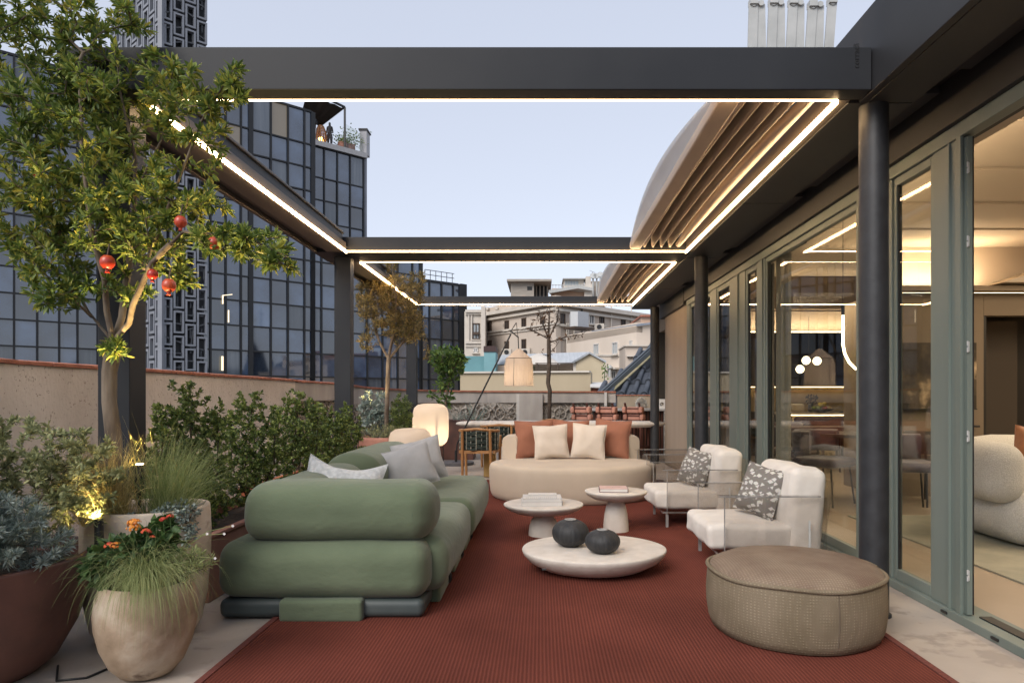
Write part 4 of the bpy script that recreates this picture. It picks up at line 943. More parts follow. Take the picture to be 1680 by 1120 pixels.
b = B(); b.bar(P(996, 645, 16.05), P(1100, 550, 18.8), .22, .02); b.build('mossy_gutter', mat('mossy', (.20,.19,.10), (.36,.31,.20), rough=.9, scale=5), rf)
print('p3 done')

# ---- the side of the street behind the camera, mirrored in the glass facade
for i, (x, y_, w, hh) in enumerate(((52, 2, 13, 5.6), (60, 14, 11, 6.6), (64, 27, 10, 5.8), (48, -16, 14, 6.2), (70, 40, 12, 5.0))):
    h = thing('mansard_house', ('widest beige mansard house mirrored in the glass', 'tallest mansard house beside the right mirrored spire', 'mansard house just before the left mirrored spire', 'nearest mansard house, behind the camera', 'lowest mansard house at the far mirrored end')[i], 'building', (x, y_, -22), 'mansard houses mirrored in the glass facade')
    b = B(); b.box(x, x+10, y_-w/2, y_+w/2, -22, hh-3); b.build('wall', M['hotel'], h)
    b = B(); b.prism([(y_-w/2-.2, hh-3), (y_+w/2+.2, hh-3), (y_+w/2-1.0, hh-.6), (y_+w/2-2.5, hh), (y_-w/2+2.5, hh), (y_-w/2+1.0, hh-.6)], 0, x-.1, x+9); b.build('roof', M['slate'], h)
    for k in range(3):
        yy = y_-w/2+w*(k+.5)/3; b = B(); b.box(x-.5, x-.105, yy-.6, yy+.6, hh-2.8, hh-1.1); b.build('dormer', M['stonelt'], h); b = B(); b.box(x-.56, x-.503, yy-.4, yy+.4, hh-2.6, hh-1.4); b.build('dormer_window', M['wglass'], h)
for (x, y_, z1) in ((56, 8.5, 17), (62, 32, 19)):
    h = thing('church_spire', 'dark pointed spire outside the picture, mirrored in the %s part of the glass facade' % ('left' if y_ > 20 else 'right'), 'tower', (x, y_, -22))
    b = B(); b.box(x-1.6, x+1.6, y_-1.6, y_+1.6, -22, 6.5); b.build('shaft', M['mull'], h)
    b = B(); b.lathe([(2.1, 6.5), (1.7, 8.0), (1.1, 10.2), (.9, 10.4), (.95, 10.8), (.3, 12.4), (.10, 13.0), (.05, z1)], (x, y_, 0), 8, smooth=False); b.build('spire', M['mull'], h)
    b = B(); b.bar((x, y_-.5, z1-1.6), (x, y_+.5, z1-1.6), .1, .1); b.build('cross', M['mull'], h)
# ================================================================== FURNITURE
def RotZ(a, c=(0,0,0)): return Matrix.Translation(c) @ Matrix.Rotation(R_(a), 4, 'Z')
# ---- green modular sofa
sf = thing('modular_sofa', 'long low sage green modular sofa with bolster arm and back rolls', 'sofa', (-1.1, 5, 0))
def spart(nm, mt_, *a, **k): b = B(); b.rbox(*a, **k); return b.build(nm, M[mt_], sf)
spart('base', 'sofabase', -1.655, -.60, 3.50, 4.90, .012, .108, r=.035, k=3, m=3)
spart('base', 'sofabase', -1.655, -.60, 4.95, 6.45, .012, .108, r=.035, k=3, m=3)
spart('end_cushion', 'sofa', -1.665, -.585, 3.475, 4.15, .105, .395, r=(.085,.12,.11), pw=2.5, bulge=(.012,.018,.012), wr=.006, ws=3)
spart('seat_cushion', 'sofa', -1.64, -.50, 3.62, 4.93, .10, .40, r=(.11,.09,.12), pw=2.3, bulge=(.015,.01,.02), wr=.008, ws=3, seed=1)
spart('seat_cushion', 'sofa', -1.64, -.485, 4.94, 6.50, .10, .405, r=(.11,.09,.12), pw=2.3, bulge=(.015,.01,.022), wr=.008, ws=3, seed=2)
spart('arm_roll', 'sofa', -1.545, -.575, 3.49, 3.90, .392, .695, r=(.10,.18,.135), pw=2.5, bulge=(.022,.004,.006), wr=.006, seed=3, k=7)
spart('back_roll', 'sofa', -1.62, -1.26, 3.80, 4.95, .392, .67, r=(.16,.08,.136), pw=2.3, bulge=(.006,.02,.008), wr=.004, seed=4, k=7)
spart('back_roll', 'sofa', -1.60, -1.17, 5.0, 6.42, .392, .73, r=(.20,.08,.165), pw=2.2, bulge=(.006,.03,.008), wr=.004, seed=5, k=7)
b = B(); b.rbox(-1.33, -.905, 3.455, 3.60, .003, .118, r=.02, k=2, m=4, wr=.003); b.build('strap', M['sofa'], sf)
for y0 in (3.78, 4.42, 5.05, 5.75):
    b = B(); b.rbox(-.70, -.555, y0, y0+.36, .006, .16, r=.02, k=2, m=4, wr=.003); b.build('strap', M['sofa'], sf)
    b = B(); b.tube([(-.555, y0+.37+.06*math.sin(t)*0, .03+.02*t) if False else (-.56+.012*math.sin(t*1.2), y0+.375, .02+.025*t) for t in range(6)], .012, 6); b.build('strap_loop', M['black'], sf)
b = B(); b.box(-1.562, -1.556, 3.60, 3.62, .50, .525); b.build('care_tag', M['ink'], sf)
# seams on the arm roll
b = B(); b.tube([(-.657, 3.695+.2055*math.copysign(abs(math.cos(a*math.pi/12))**.9, math.cos(a*math.pi/12)), .5435+.1545*math.copysign(abs(math.sin(a*math.pi/12))**.95, math.sin(a*math.pi/12))) for a in range(25)], .0022, 5, False); b.build('seam', mat('seam_green', (.09,.13,.09), rough=.9), sf)
def cushion(nm, lab, m, loc, w, h, t, tilt, yaw, roll=0, seed=0, cat='cushion', group=None, dent=0, wr=.007):
    """loc is the bottom middle; tilt leans it back"""
    Mx = Matrix.Rotation(R_(yaw), 4, 'Z') @ Matrix.Rotation(R_(tilt), 4, 'X') @ Matrix.Rotation(R_(roll), 4, 'Y')
    b = B(); b.pillow(w, h, t, Mx, n=24, seed=seed, dent=dent, wr=wr)
    zmin = min(v[2] for v in b.v); b.v = [(v[0]+loc[0], v[1]+loc[1], v[2]-zmin+loc[2]) for v in b.v]
    o = b.build(nm, m); tag(o, lab, cat, group)
    e = B(); k = []
    for i in range(4):
        for j in range(12):
            u = -1+2*j/12; uu, vv = [(u, -1), (1, u), (-u, 1), (-1, -u)][i]
            kk = 1-.09*max(abs(uu), abs(vv))**3*(1-abs(uu*vv)**1.1)
            p = Mx @ Vector((uu*w/2*kk, 0, vv*h/2*kk-dent*(1-uu*uu)*max(0, vv))); k.append(Vector((p.x+loc[0], p.y+loc[1], p.z-zmin+loc[2])))
    k.append(k[0]); e.tube(k, .0035, 5, False); e.build('seam', m, o); return o
cushion('throw_cushion', 'textured white cushion rising behind the near arm of the green sofa', mat('white_quilt', (.50,.52,.52), (.64,.66,.66), rough=1, scale=40, bump=.9, bscale=45), (-1.25, 4.30, .40), .50, .37, .18, -30, 6, 9, seed=3, dent=.07)
cushion('throw_cushion', 'plain light grey cushion standing on its corner against the back roll of the green sofa', M['grey_f'], (-1.03, 5.32, .392), .40, .35, .16, -24, 12, -17, seed=6)
cushion('throw_cushion', 'second grey cushion almost hidden behind the plain grey one on the green sofa', M['grey_f'], (-1.0, 5.62, .40), .40, .36, .13, -16, 10, -14, seed=9)
# ---- round beige sofa
cs = thing('round_sofa', 'deep oval cream sofa with low curved back facing the camera', 'sofa', (.35, 7.9, 0))
cx, cy = .365, 7.85
def oval(rx, ry, prof, name, m, wob=None, n=72, smooth=True):
    b = B(); b.lathe([(r_, z_) for r_, z_ in prof], (cx, cy, 0), n, sx=rx, sy=ry, wob=wob); o = b.build(name, m, cs); return o
oval(.955, .78, [(.935,.012), (.965,.03), (.985,.08), (.995,.16), (1.0,.26), (1.0,.335), (.993,.365), (.977,.388), (.945,.401), (.85,.408), (.6,.414), (.3,.418), (.001,.418)], 'seat', M['beige_f'])
b = B(); n = 44; prof = [(.0, .36), (.0, .63), (.012, .668), (.045, .69), (.10, .695), (.155, .69), (.187, .668), (.20, .63), (.20, .36)]
vs = []
for i in range(n+1):
    a = R_(27)+R_(126)*i/n; e = min(1, min(i, n-i)/2.2)**.5
    for (o_, z_) in prof:
        rx = .93-(o_); ry = .78-(o_); zz = .36+(z_-.36)*(.94+.06*e)
        vs.append((cx+rx*math.cos(a), cy+.04+ry*math.sin(a), zz))
m = len(prof); b.add(vs, [(i*m+k, (i+1)*m+k, (i+1)*m+k+1, i*m+k+1) for i in range(n) for k in range(m-1)], True)
b.add(vs[:m], [tuple(range(m))]); b.add(vs[-m:], [tuple(range(m-1, -1, -1))])
o = b.build('backrest', M['beige_f'], cs); 
oval(.90, .72, [(.94,.002), (.94,.02)], 'plinth', M['black'])
for i, (px, yy, w, yaw, col, lab) in enumerate(((877, 8.22, .47, 6, 'rust_f', 'leftmost rust cushion at the left end of the oval cream sofa'), (935, 8.36, .46, -3, 'rust_f', 'middle rust cushion between the two cream ones on the oval sofa'), (1004, 8.22, .44, -14, 'rust_f', 'rightmost rust cushion at the right end of the oval cream sofa'))):
    cushion('throw_cushion', lab, M[col], (X(px, yy), yy, .405), w, .46, .15, -13, yaw, (-2, 2, 4)[i], seed=20+i, group='rust cushions on the oval sofa')
cushion('throw_cushion', 'cream cushion in front of the left rust one on the oval sofa', M['cream_f'], (X(904, 8.02), 8.02, .412), .41, .40, .14, -14, 4, -3, seed=31, group='cream cushions on the oval sofa')
cushion('throw_cushion', 'cream cushion in front of the right rust one on the oval sofa', M['cream_f'], (X(966, 8.02), 8.02, .412), .40, .41, .14, -14, -5, 4, seed=32, group='cream cushions on the oval sofa')
# ---- three pale round coffee tables
def bowl_table(name, lab, cx, cy, R, zt, th, foot, sy=1, seed=0):
    t = thing(name, lab, 'table', (cx, cy, 0), 'pale stone coffee tables')
    rg = random.Random(seed)
    wob = lambda a, z: .012*math.sin(2*a+seed)+.006*math.sin(5*a+seed*2)
    b = B(); prof = [(.001, zt-th), (R*.45, zt-th+.004), (R*.72, zt-th*.80), (R*.90, zt-th*.50), (R*.98, zt-th*.22), (R*1.0, zt-.010), (R*.993, zt-.002), (R*.98, zt), (.001, zt)]
    b.lathe(prof, (cx, cy, 0), 64, sy=sy, wob=wob); b.build('table_top', M['plasterw'], t)
    if foot: b = B(); b.lathe(foot, (cx, cy, 0), 40); b.build('pedestal', M['plasterw'], t)
    return t
lowt = bowl_table('coffee_table', 'wide low pebble shaped pale table carrying two black vases', X(974, 4.52), 4.52, .472, .152, .15, None, sy=.92, seed=1)
bowl_table('coffee_table', 'mid height pale round table on a domed foot with white books', X(892, 5.62), 5.62, .325, .272, .088, [(.125, 0), (.125, .03), (.118, .09), (.10, .14), (.075, .175), (.05, .20)], seed=2)
bowl_table('coffee_table', 'tallest pale round table on a tapering foot with a pink book', X(1010.5, 5.8), 5.8, .264, .352, .085, [(.108, 0), (.107, .06), (.098, .15), (.082, .225), (.06, .28)], seed=3)
b = B(); p = Vector((X(893, 4.05), 4.088, .115)); b.box(p.x-.014, p.x+.014, p.y-.004, p.y+.01, p.z-.003, p.z+.004); b.build('maker_mark', M['ink'], lowt)
def vase(cx, cy, z, R, H, lab, seed):
    t = thing('vase', lab, 'vase', (cx, cy, z), 'black ceramic vases on the low table')
    b = B(); n = 18; prof = [(.001, 0), (R*.42, 0)]
    for i in range(n+1):
        a = -math.pi/2*.72+math.pi*.86*i/n; prof.append((R*math.cos(a)**.85 if math.cos(a) > 0 else .02, H/2+H*.56*math.sin(a)*.9))
    prof = [(r, max(0, min(H, zz))) for r, zz in prof if r > R*.30 or zz < H*.5]
    prof += [(R*.30, H), (R*.20, H-.001), (R*.18, H-.02), (R*.17, H*.7)]
    nv = 120; b.lathe(prof, (cx, cy, z), nv, wob=lambda a, zz: .006*math.sin(a*60)+.004*math.sin(a*23+zz*30), cap=False); b.build('body', M['vase'], t)
    b = B(); b.lathe([(R*.31, H-.002), (R*.33, H+.002), (R*.20, H+.004), (R*.19, H-.006)], (cx, cy, z), 32, cap=False); b.build('rim', M['rim'], t)
vase(X(936, 4.56), 4.56, .152, .124, .178, 'taller black ribbed round vase on the low table', 1)
vase(X(988.5, 4.36), 4.36, .152, .113, .148, 'smaller squat black ribbed vase on the low table', 2)
def book(lab, cx, cy, z, w, d, h, cov, yaw, group=None, line=None):
    t = thing('book', lab, 'book', (cx, cy, z), group); Mx = RotZ(yaw, (cx, cy, z))
    b = B(); b.box(-w/2+.004, w/2-.004, -d/2+.003, d/2-.005, .004, h-.004, Mx); b.build('pages', M['paper'], t)
    b = B(); b.box(-w/2, w/2, -d/2, d/2, 0, .0038, Mx); b.box(-w/2, w/2, -d/2, d/2, h-.0038, h, Mx); b.box(-w/2, -w/2+.0036, -d/2, d/2, .0039, h-.0039, Mx) if line else b.box(-w/2, w/2, d/2-.0036, d/2, .0039, h-.0039, Mx)
    b.build('cover', cov, t); return t, Mx
tz = .272
t, Mx = book('thick white book at the bottom of the pile on the mid table', X(888, 5.60), 5.58, tz, .325, .24, .036, mat('white_cover', (.55,.53,.51), rough=.6), 3)
t, Mx = book('white book with faint lettering in the middle of the pile on the mid table', X(889, 5.60), 5.60, tz+.036, .315, .23, .024, mat('white_cover2', (.60,.58,.55), rough=.6), 1)

for k in range(16):
    rr = random.Random(k); b = B() if k == 0 else b
    b.box(-.13+.016*k, -.13+.016*k+rr.uniform(.006, .012), -.095+rr.uniform(-.004,.004), -.075+rr.uniform(-.004,.006), .0241, .0247, Mx)
b.build('cover_print', mat('grey_print', (.30,.29,.28), rough=.7), t)
book('slim white book on top of the pile on the mid table', X(890, 5.66), 5.67, tz+.06, .235, .13, .010, mat('white_cover3', (.62,.6,.57), rough=.6), 0)
t, Mx = book('pink book with dark red edges on the tallest table', X(1006, 5.78), 5.77, .352, .235, .20, .032, M['pinkcov'], -3, line=1)
b = B(); b.box(-.119, -.1176, -.1, .1, 0, .032, Mx); b.box(-.1175, .1177, -.1008, -.0998, .0, .0045, Mx); b.box(.1150, .1185, -.1008, .1, -.0005, .0325, Mx); b.build('spine', M['redcov'], t)
b = B()
for k in range(12): b.box(-.06+.01*k, -.053+.01*k, .02, .03, .0321, .0326, Mx)
b.build('cover_print', M['redcov'], t)
# ---- pouf
pf = thing('pouf', 'large round taupe woven pouf with corded seam at the front right', 'pouf', (X(1304, 3.37), 3.37, .012))
cx, cy = X(1302, 3.37), 3.37
wob = lambda a, z: .008*math.sin(3*a+1)+.005*math.sin(7*a)
b = B(); b.lathe([(.37,.014), (.392,.02), (.408,.06), (.418,.13), (.420,.19), (.416,.25), (.412,.29), (.408,.302)], (cx, cy, 0), 96, wob=wob, cap=False); b.build('body', M['pouf'], pf)
b = B(); b.lathe([(.407,.300), (.393,.320), (.34,.343), (.25,.360), (.12,.370), (.001,.372)], (cx, cy, 0), 96, wob=lambda a, z: wob(a, z)+.02*math.sin(5*a)*(z-.3)); b.build('top', mat('pouf_top', (.24,.17,.125), (.33,.26,.19), rough=.95, scale=5, bump=.4, bscale=300, wave=((24, 24, 0), .4), spec=.2), pf)
b = B(); b.tube([(cx+.412*math.cos(a*math.pi/60)*(1+wob(a*math.pi/60, 0)), cy+.412*math.sin(a*math.pi/60)*(1+wob(a*math.pi/60, 0)), .303+.004*math.sin(a*.25)) for a in range(121)], .0105, 8, False); b.build('cord_piping', M['pouf'], pf)
b = B(); b.tube([(cx+(q+.0005)*math.cos(R_(-84)), cy+(q+.0005)*math.sin(R_(-84)), z) for q, z in ((.411,.06),(.421,.13),(.423,.19),(.419,.25),(.413,.295))], .003, 5); b.build('side_seam', mat('seam_brown', (.13,.10,.07), rough=.9), pf)
# ---- clear acrylic armchairs
M['patt'] = None
def pattern_mat():
    m = bpy.data.materials.new('patterned_cushion'); m.use_nodes = True; N = m.node_tree.nodes; L = m.node_tree.links; bs = N['Principled BSDF']; setin(bs, 'Roughness', .9)
    tc = N.new('ShaderNodeTexCoord'); mp = N.new('ShaderNodeMapping'); mp.inputs['Scale'].default_value = (26, 26, 38); mp.inputs['Rotation'].default_value = (0, .55, 0); L.new(tc.outputs['Object'], mp.inputs[0])
    v = N.new('ShaderNodeTexVoronoi'); v.distance = 'CHEBYCHEV'; v.inputs['Scale'].default_value = .95; v.inputs['Randomness'].default_value = .9; L.new(mp.outputs[0], v.inputs['Vector'])
    r = N.new('ShaderNodeValToRGB'); r.color_ramp.interpolation = 'CONSTANT'; r.color_ramp.elements[1].position = .33; r.color_ramp.elements[0].color = (.50,.49,.46,1); r.color_ramp.elements[1].color = (.17,.155,.14,1)
    L.new(v.outputs['Distance'], r.inputs[0])
    n = N.new('ShaderNodeTexNoise'); n.inputs['Scale'].default_value = 250; L.new(tc.outputs['Object'], n.inputs['Vector'])
    mx = N.new('ShaderNodeMix'); mx.data_type = 'RGBA'; mx.blend_type = 'OVERLAY'; mx.inputs[0].default_value = .5; L.new(r.outputs[0], mx.inputs[6]); L.new(n.outputs[1], mx.inputs[7]); L.new(mx.outputs[2], bs.inputs['Base Color'])
    bp = N.new('ShaderNodeBump'); bp.inputs['Strength'].default_value = .3; bp.inputs['Distance'].default_value = .005; L.new(n.outputs[0], bp.inputs['Height']); L.new(bp.outputs[0], bs.inputs['Normal']); return m
M['patt'] = pattern_mat()
M['edge'] = mat('acrylic_edge', (.16,.155,.15), (.34,.33,.32), rough=.15, scale=9, spec=.8)
def armchair(loc, lab, seed):
    """faces -X; local origin = near front foot corner"""
    t = thing('armchair', lab, 'armchair', loc, 'clear acrylic armchairs with white cushions'); Mx = Matrix.Translation(loc)
    def bb(nm, m, fn):
        b = B(); fn(b); b.v = [tuple(Mx @ Vector(v)) for v in b.v]; return b.build(nm, m, t)
    bb('seat_cushion', M['white_f'], lambda b: b.rbox(-.03, .53, -.01, .65, .162, .322, r=.035, bulge=(.008,.008,.016), wr=.011, ws=5, seed=seed, k=4, m=10))
    bb('back_cushion', M['white_f'], lambda b: b.rbox(.475, .70, -.01, .67, .165, .725, r=(.06,.05,.055), bulge=(.028,.006,.014), wr=.012, ws=5, seed=seed+3, k=5, m=10, M=Matrix.Translation((.02, 0, 0)) @ Matrix.Rotation(R_(4.5), 4, 'Y') @ Matrix.Translation((-.03, 0, 0))))
    def seam(b):
        b.tube([(-.008, .02, .296), (.25, .0, .302), (.50, .006, .296)], .0028, 4); b.tube([(-.018, .02, .18), (-.026, .02, .24), (-.012, .02, .298)], .0028, 4); b.tube([(.545, -.008, .25), (.565, -.008, .45), (.59, -.004, .66)], .0028, 4)
    bb('seam', M['white_f'], seam)
    for yy in (-.055, .675):                           # bent acrylic side: panel, flat arm rest, edges
        bb('side_panel', M['acrylic'], lambda b: (b.box(.07, .72, yy, yy+.010, .13, .505)))
        sgn = 1 if yy < 0 else -1
        bb('arm_rest', M['acrylic'], lambda b: b.box(.03, .68, min(yy, yy+.05*sgn), max(yy+.01, yy+.05*sgn), .507, .517))
        bb('panel_edge', M['edge'], lambda b: (b.box(.064, .0695, yy, yy+.010, .13, .505), b.box(.03, .68, yy-.001 if sgn > 0 else yy+.011, yy+.0 if sgn > 0 else yy+.013, .508, .516)))
        bb('rear_bracket', M['grey_metal'], lambda b: b.box(.60, .612, yy-.004, yy-.001, .135, .36))
    bb('base_plate', M['acrylic'], lambda b: b.box(.03, .70, -.04, .67, .135, .150))
    bb('base_edge', M['edge'], lambda b: (b.box(.03, .70, -.0425, -.0405, .136, .149), b.box(.028, .0297, -.04, .67, .136, .149)))
    for x_, y_ in ((.06, -.03), (.64, -.03), (.06, .63), (.64, .63)): bb('leg', M['edge'], lambda b: b.box(x_, x_+.022, y_, y_+.022, .0125, .134))
    bb('back_plate', M['acrylic'], lambda b: b.bar((.70, .32, .15), (.775, .32, .60), .68, .010, up=(1,0,.1)))
    return t
armchair((1.105, 4.40, 0), 'nearer white cushioned clear acrylic armchair behind the taupe pouf', 1)
armchair((1.03, 5.97, 0), 'farther white cushioned clear acrylic armchair beside the tall round table', 7)
a3 = armchair((1.10, 7.55, 0), 'clear acrylic side chair shell almost hidden behind the farther armchair', 11)
for o in list(a3.children):
    if o.name.startswith(('seat_cushion', 'back_cushion', 'seam')): bpy.data.objects.remove(o)
a3['label'] = 'low clear acrylic chair without cushions beside the oval sofa'
cushion('patterned_cushion', 'grey cushion with white brushstroke pattern on the nearer armchair', M['patt'], (1.50, 4.66, .325), .325, .34, .14, -20, -52, 10, seed=41, group='patterned cushions on the armchairs')
cushion('patterned_cushion', 'grey cushion with white brushstroke pattern on the farther armchair', M['patt'], (1.42, 6.24, .325), .325, .33, .14, -20, -52, 10, seed=43, group='patterned cushions on the armchairs')

# ---- frosted glass floor lamps
M['opal'] = mat('opal_glass', (.78,.72,.66), (.8,.75,.69), rough=.35, scale=3, translucent=.72, spec=.6)
def pt(loc, e, c=(1,.68,.34), r=.05, par=None):
    l = bpy.data.lights.new('bulb_light', 'POINT'); l.energy = e; l.color = c; l.shadow_soft_size = r
    o = bpy.data.objects.new('bulb_light', l); COL.objects.link(o); o.location = loc
    if par: o.parent = par; o.location = Vector(loc)-WORLD[par]
    return o
def opal_lamp(cx, cy, R, z0, z1, lab, e):
    t = thing('floor_lamp', lab, 'lamp', (cx, cy, 0), 'opal glass floor lamps'); H = z1-z0
    b = B(); prof = [(R*.45, z0), (R*.70, z0+H*.02), (R*.90, z0+H*.11), (R*.98, z0+H*.22), (R, z0+H*.40), (R, z0+H*.62), (R*.98, z0+H*.78), (R*.90, z0+H*.90), (R*.70, z0+H*.975), (R*.4, z0+H*1.0), (.001, z0+H*1.003)]
    b.lathe(prof, (cx, cy, 0), 40, cap=False); b.build('glass_shade', M['opal'], t)
    b = B(); b.lathe([(R*.47, z0-.025), (R*.5, z0-.02), (R*.5, z0+.012), (R*.3, z0+.02), (.001, z0+.02)], (cx, cy, 0), 24); b.build('collar', M['wood_d'], t)
    for a in (-60, -12, 200, 100):
        dx, dy = math.cos(R_(a)), math.sin(R_(a))
        b = B(); b.tube([(cx+dx*R*.74, cy+dy*R*.99*.8, 0), (cx+dx*R*.74, cy+dy*R*.99*.8, z0+H*(.55 if a == -60 else .05))], .008, 6); b.build('leg', M['black'], t)
        b = B(); b.bar((cx+dx*R*.4, cy+dy*R*.4, z0-.012), (cx+dx*R*.74, cy+dy*R*.79, z0-.012), .012, .012); b.build('bracket', M['black'], t)
    b = B(); b.lathe([(.001, z0+.04), (.035, z0+.05), (.045, z0+.09), (.03, z0+.14), (.001, z0+.155)], (cx, cy, 0), 16); b.build('bulb', emat('lamp_bulb', (1,.62,.28), 6), t)
    pt((cx, cy, z0+H*.22), e, r=.05, par=t, c=(1,.76,.50)); return t
opal_lamp(X(706.5, 10.0), 10.0, .263, .42, 1.045, 'taller glowing opal glass floor lamp behind the green sofa', 7.5)
opal_lamp(X(673, 7.6), 7.6, .237, .34, .795, 'lower glowing opal glass floor lamp partly behind the grey cushion', 5)
# ---- leaning reading lamp with fabric shade
al = thing('arc_lamp', 'tall black cantilever lamp leaning over the dining table with pleated cream shade', 'lamp', (X(745, 11.5), 11.5, 0))
D = 11.5
b = B(); b.tube([(X(748, D), D, .002), (X(748, D), D, .05)], .30, 40); b.build('base', mat('lamp_base', (.10,.10,.11), rough=.7), al)
b = B(); b.tube([P(748, 757, D), P(750, 728, D), P(762, 703, D), P(838, 548, D)], .014, 8); b.build('pole', M['black'], al)
b = B(); b.tube([P(748, 757, D-.02), P(748, 738, D-.02)], .022, 8); b.build('clamp', M['black'], al)
b = B(); b.bar(P(837, 542, D), P(851, 554, D), .05, .02); b.build('rocker', M['black'], al)
b = B(); b.tube([P(837, 545, D), P(847, 529, D)], .008, 6); b.tube([P(847, 529, D), P(850, 554, D)], .006, 6); b.tube([P(850, 553, D), P(851, 575, D)], .01, 6); b.build('hanger', M['black'], al)
sx_, sy_ = X(851, D), D; zt_, zm, zb = Z(572, D), Z(588, D), Z(633, D)
M['shade'] = mat('linen_shade', (.62,.52,.43), (.68,.58,.49), rough=.9, scale=14, stretch=(1,1,.1), translucent=.6, bump=.2, bscale=40)
b = B(); pl = lambda a, z: .012*math.sin(a*28)*(1 if z < zm else .4)
b.lathe([(.03, zt_), (.215, zm), (.235, zm-.10), (.248, zb)], (sx_, sy_, 0), 168, cap=False, wob=pl); b.build('shade', M['shade'], al)
b = B(); b.tube([(sx_+.219*math.cos(t*math.pi/18), sy_+.219*math.sin(t*math.pi/18), zm) for t in range(37)], .006, 5, False); b.tube([(sx_-.07, sy_-.213, zm), (sx_-.078, sy_-.243, zb)], .005, 5); b.build('shade_seam', mat('shade_tape', (.2,.17,.14), rough=.9), al)
b = B(); b.lathe([(.02, 0), (.05, .03), (.05, .08), (.02, .12)], (sx_, sy_, zb+.10), 12); b.build('bulb', emat('shade_bulb', (1,.72,.42), 8), al)
pt((sx_, sy_, zb+.14), 3.6, c=(1,.80,.58), r=.06, par=al)
cab = B(); cab.tube([P(701, 776, 9.9)+Vector((0,0,.0)), (X(712, 10.4), 10.4, .008), (X(727, 11.0), 11.0, .008), (X(744, 11.35), 11.35, .055)], .006, 5); tag(cab.build('power_cable', M['black']), 'thin black cable running on the floor between the lamp bases', 'cable')

# ---- dining table and wooden rope chairs
dt = thing('dining_table', 'long oval pale stone dining table beyond the oval sofa', 'table', (.3, 12, 0))
b = B(); b.lathe([(.001,.618), (.90,.620), (.96,.635), (.995,.66), (1.0,.675), (.99,.70), (.95,.715), (.001,.715)], (.35, 11.9, 0), 72, sx=1.83, sy=.55); b.build('table_top', M['plasterw'], dt)
for x in (-.45, 1.0): b = B(); b.tube([(x, 11.9, 0), (x, 11.9, .62)], [.26, .22], 28); b.build('pedestal', M['plasterw'], dt)
def rope_chair():
    t = thing('rope_chair', '', 'chair', (0,0,0), 'teak and green rope dining chairs')
    # local: faces +Y (towards the table), seen from behind
    for sx in (-1, 1):
        b = B(); b.tube([(sx*.20, -.20, .0), (sx*.195, -.235, .42), (sx*.19, -.26, .70)], [.018, .021, .018], 8); b.build('leg', M['wood'], t)
        b = B(); b.tube([(sx*.24, .24, 0), (sx*.25, .22, .40), (sx*.27, .15, .60)], [.018, .021, .016], 8); b.build('leg', M['wood'], t)
    b = B(); b.tube([(.27*math.cos(a) if False else .275*math.sin(a), -.07-.20*math.cos(a)+.02, .705-.03*abs(math.sin(a))) for a in [R_(-115+23*i) for i in range(11)]], .020, 8); b.build('top_rail', M['wood'], t)
    b = B(); b.box(-.21, .21, -.235, -.20, .37, .41); b.box(-.25, .25, .20, .235, .37, .41); b.box(-.25, -.215, -.2, .2, .37, .41); b.box(.215, .25, -.2, .2, .37, .41); b.build('seat_frame', M['wood'], t)
    b = B(); b.rbox(-.235, .235, -.20, .22, .41, .475, r=.028, k=3, m=5, wr=.004); b.build('seat_cushion', M['rope'], t)
    b = B(); w = B()
    for r in range(7):
        z = .42+.038*r
        for k in range(2):
            b.tube([(.262*math.sin(a), -.055-.185*math.cos(a)+.014*math.sin(6*a+math.pi*((r+k) % 2)), z+k*.016+.006*math.sin(11*a)) for a in [R_(-100+8*i) for i in range(26)]], .0115, 5)
    for i in range(13):
        a = R_(-96+16*i)
        w.tube([(.270*math.sin(a+.035*math.sin(j*math.pi)), -.058-.195*math.cos(a)+.002, .42+.04*j*.5) for j in range(14)], .0055, 5)
    b.build('woven_back', M['rope'], t); w.build('pale_cord', M['rope_w'], t)
    return t
rc = rope_chair(); rc['label'] = 'teak armchair with dark green woven rope back, seen from behind left of the oval sofa'; rc.location = (X(787, 9.55), 9.55, 0); rc.rotation_euler.z = R_(-6)
rc2 = copy_tree(rc, label='second teak rope chair mostly hidden between the first and the oval sofa'); rc2.location = (X(817, 10.9), 10.9, 0); rc2.rotation_euler.z = R_(8)
rc3 = copy_tree(rc, label='teak rope chair on the far side of the dining table'); rc3.location = (.2, 12.8, 0); rc3.rotation_euler.z = R_(180)
b = B(); b.rbox(X(793, 9.7), X(812, 9.7), 9.75, 9.95, .0, .33, r=.01, k=2, m=1); o = b.build('pedestal_block', mat('pedestal_painted_glow', (.50,.33,.12), (.56,.38,.15), rough=.8, scale=3)); tag(o, 'ochre block standing in for the lit dining table pedestal behind the teak chair', 'stool')  # stand-in for the table pedestal, the warm light on it painted as ochre

# ---- bar with stools
br = thing('bar_counter', 'slatted wooden outdoor bar with grey stone top at the far right', 'bar', (2.1, 13.5, 0))
b = B(); b.box(.95, 2.62, 13.35, 13.95, .865, .91); bev(b.build('counter_top', mat('grey_stone_top', (.33,.33,.33), (.42,.42,.42), rough=.5, scale=12), br), .005)
b = B(); b.box(1.05, 2.5, 13.5, 13.9, 0, .86); b.build('carcass', M['idark'], br)
for i in range(26):
    x = 1.06+i*.055; b = B() if i == 0 else b
    if i == 0: b.box(x, x+.028, 13.46, 13.497, .03, .86); sl = b.build('slat', M['wood_d'], br); x0_ = x
    else: piece(sl, Matrix.Translation((x-x0_, 0, 0)), br)
b = B(); b.box(2.42, 2.50, 13.36, 13.455, 0, .86); b.build('terrazzo_leg', mat('terrazzo', (.22,.20,.18), (.48,.46,.43), rough=.6, scale=60, lo=.45, hi=.55), br)
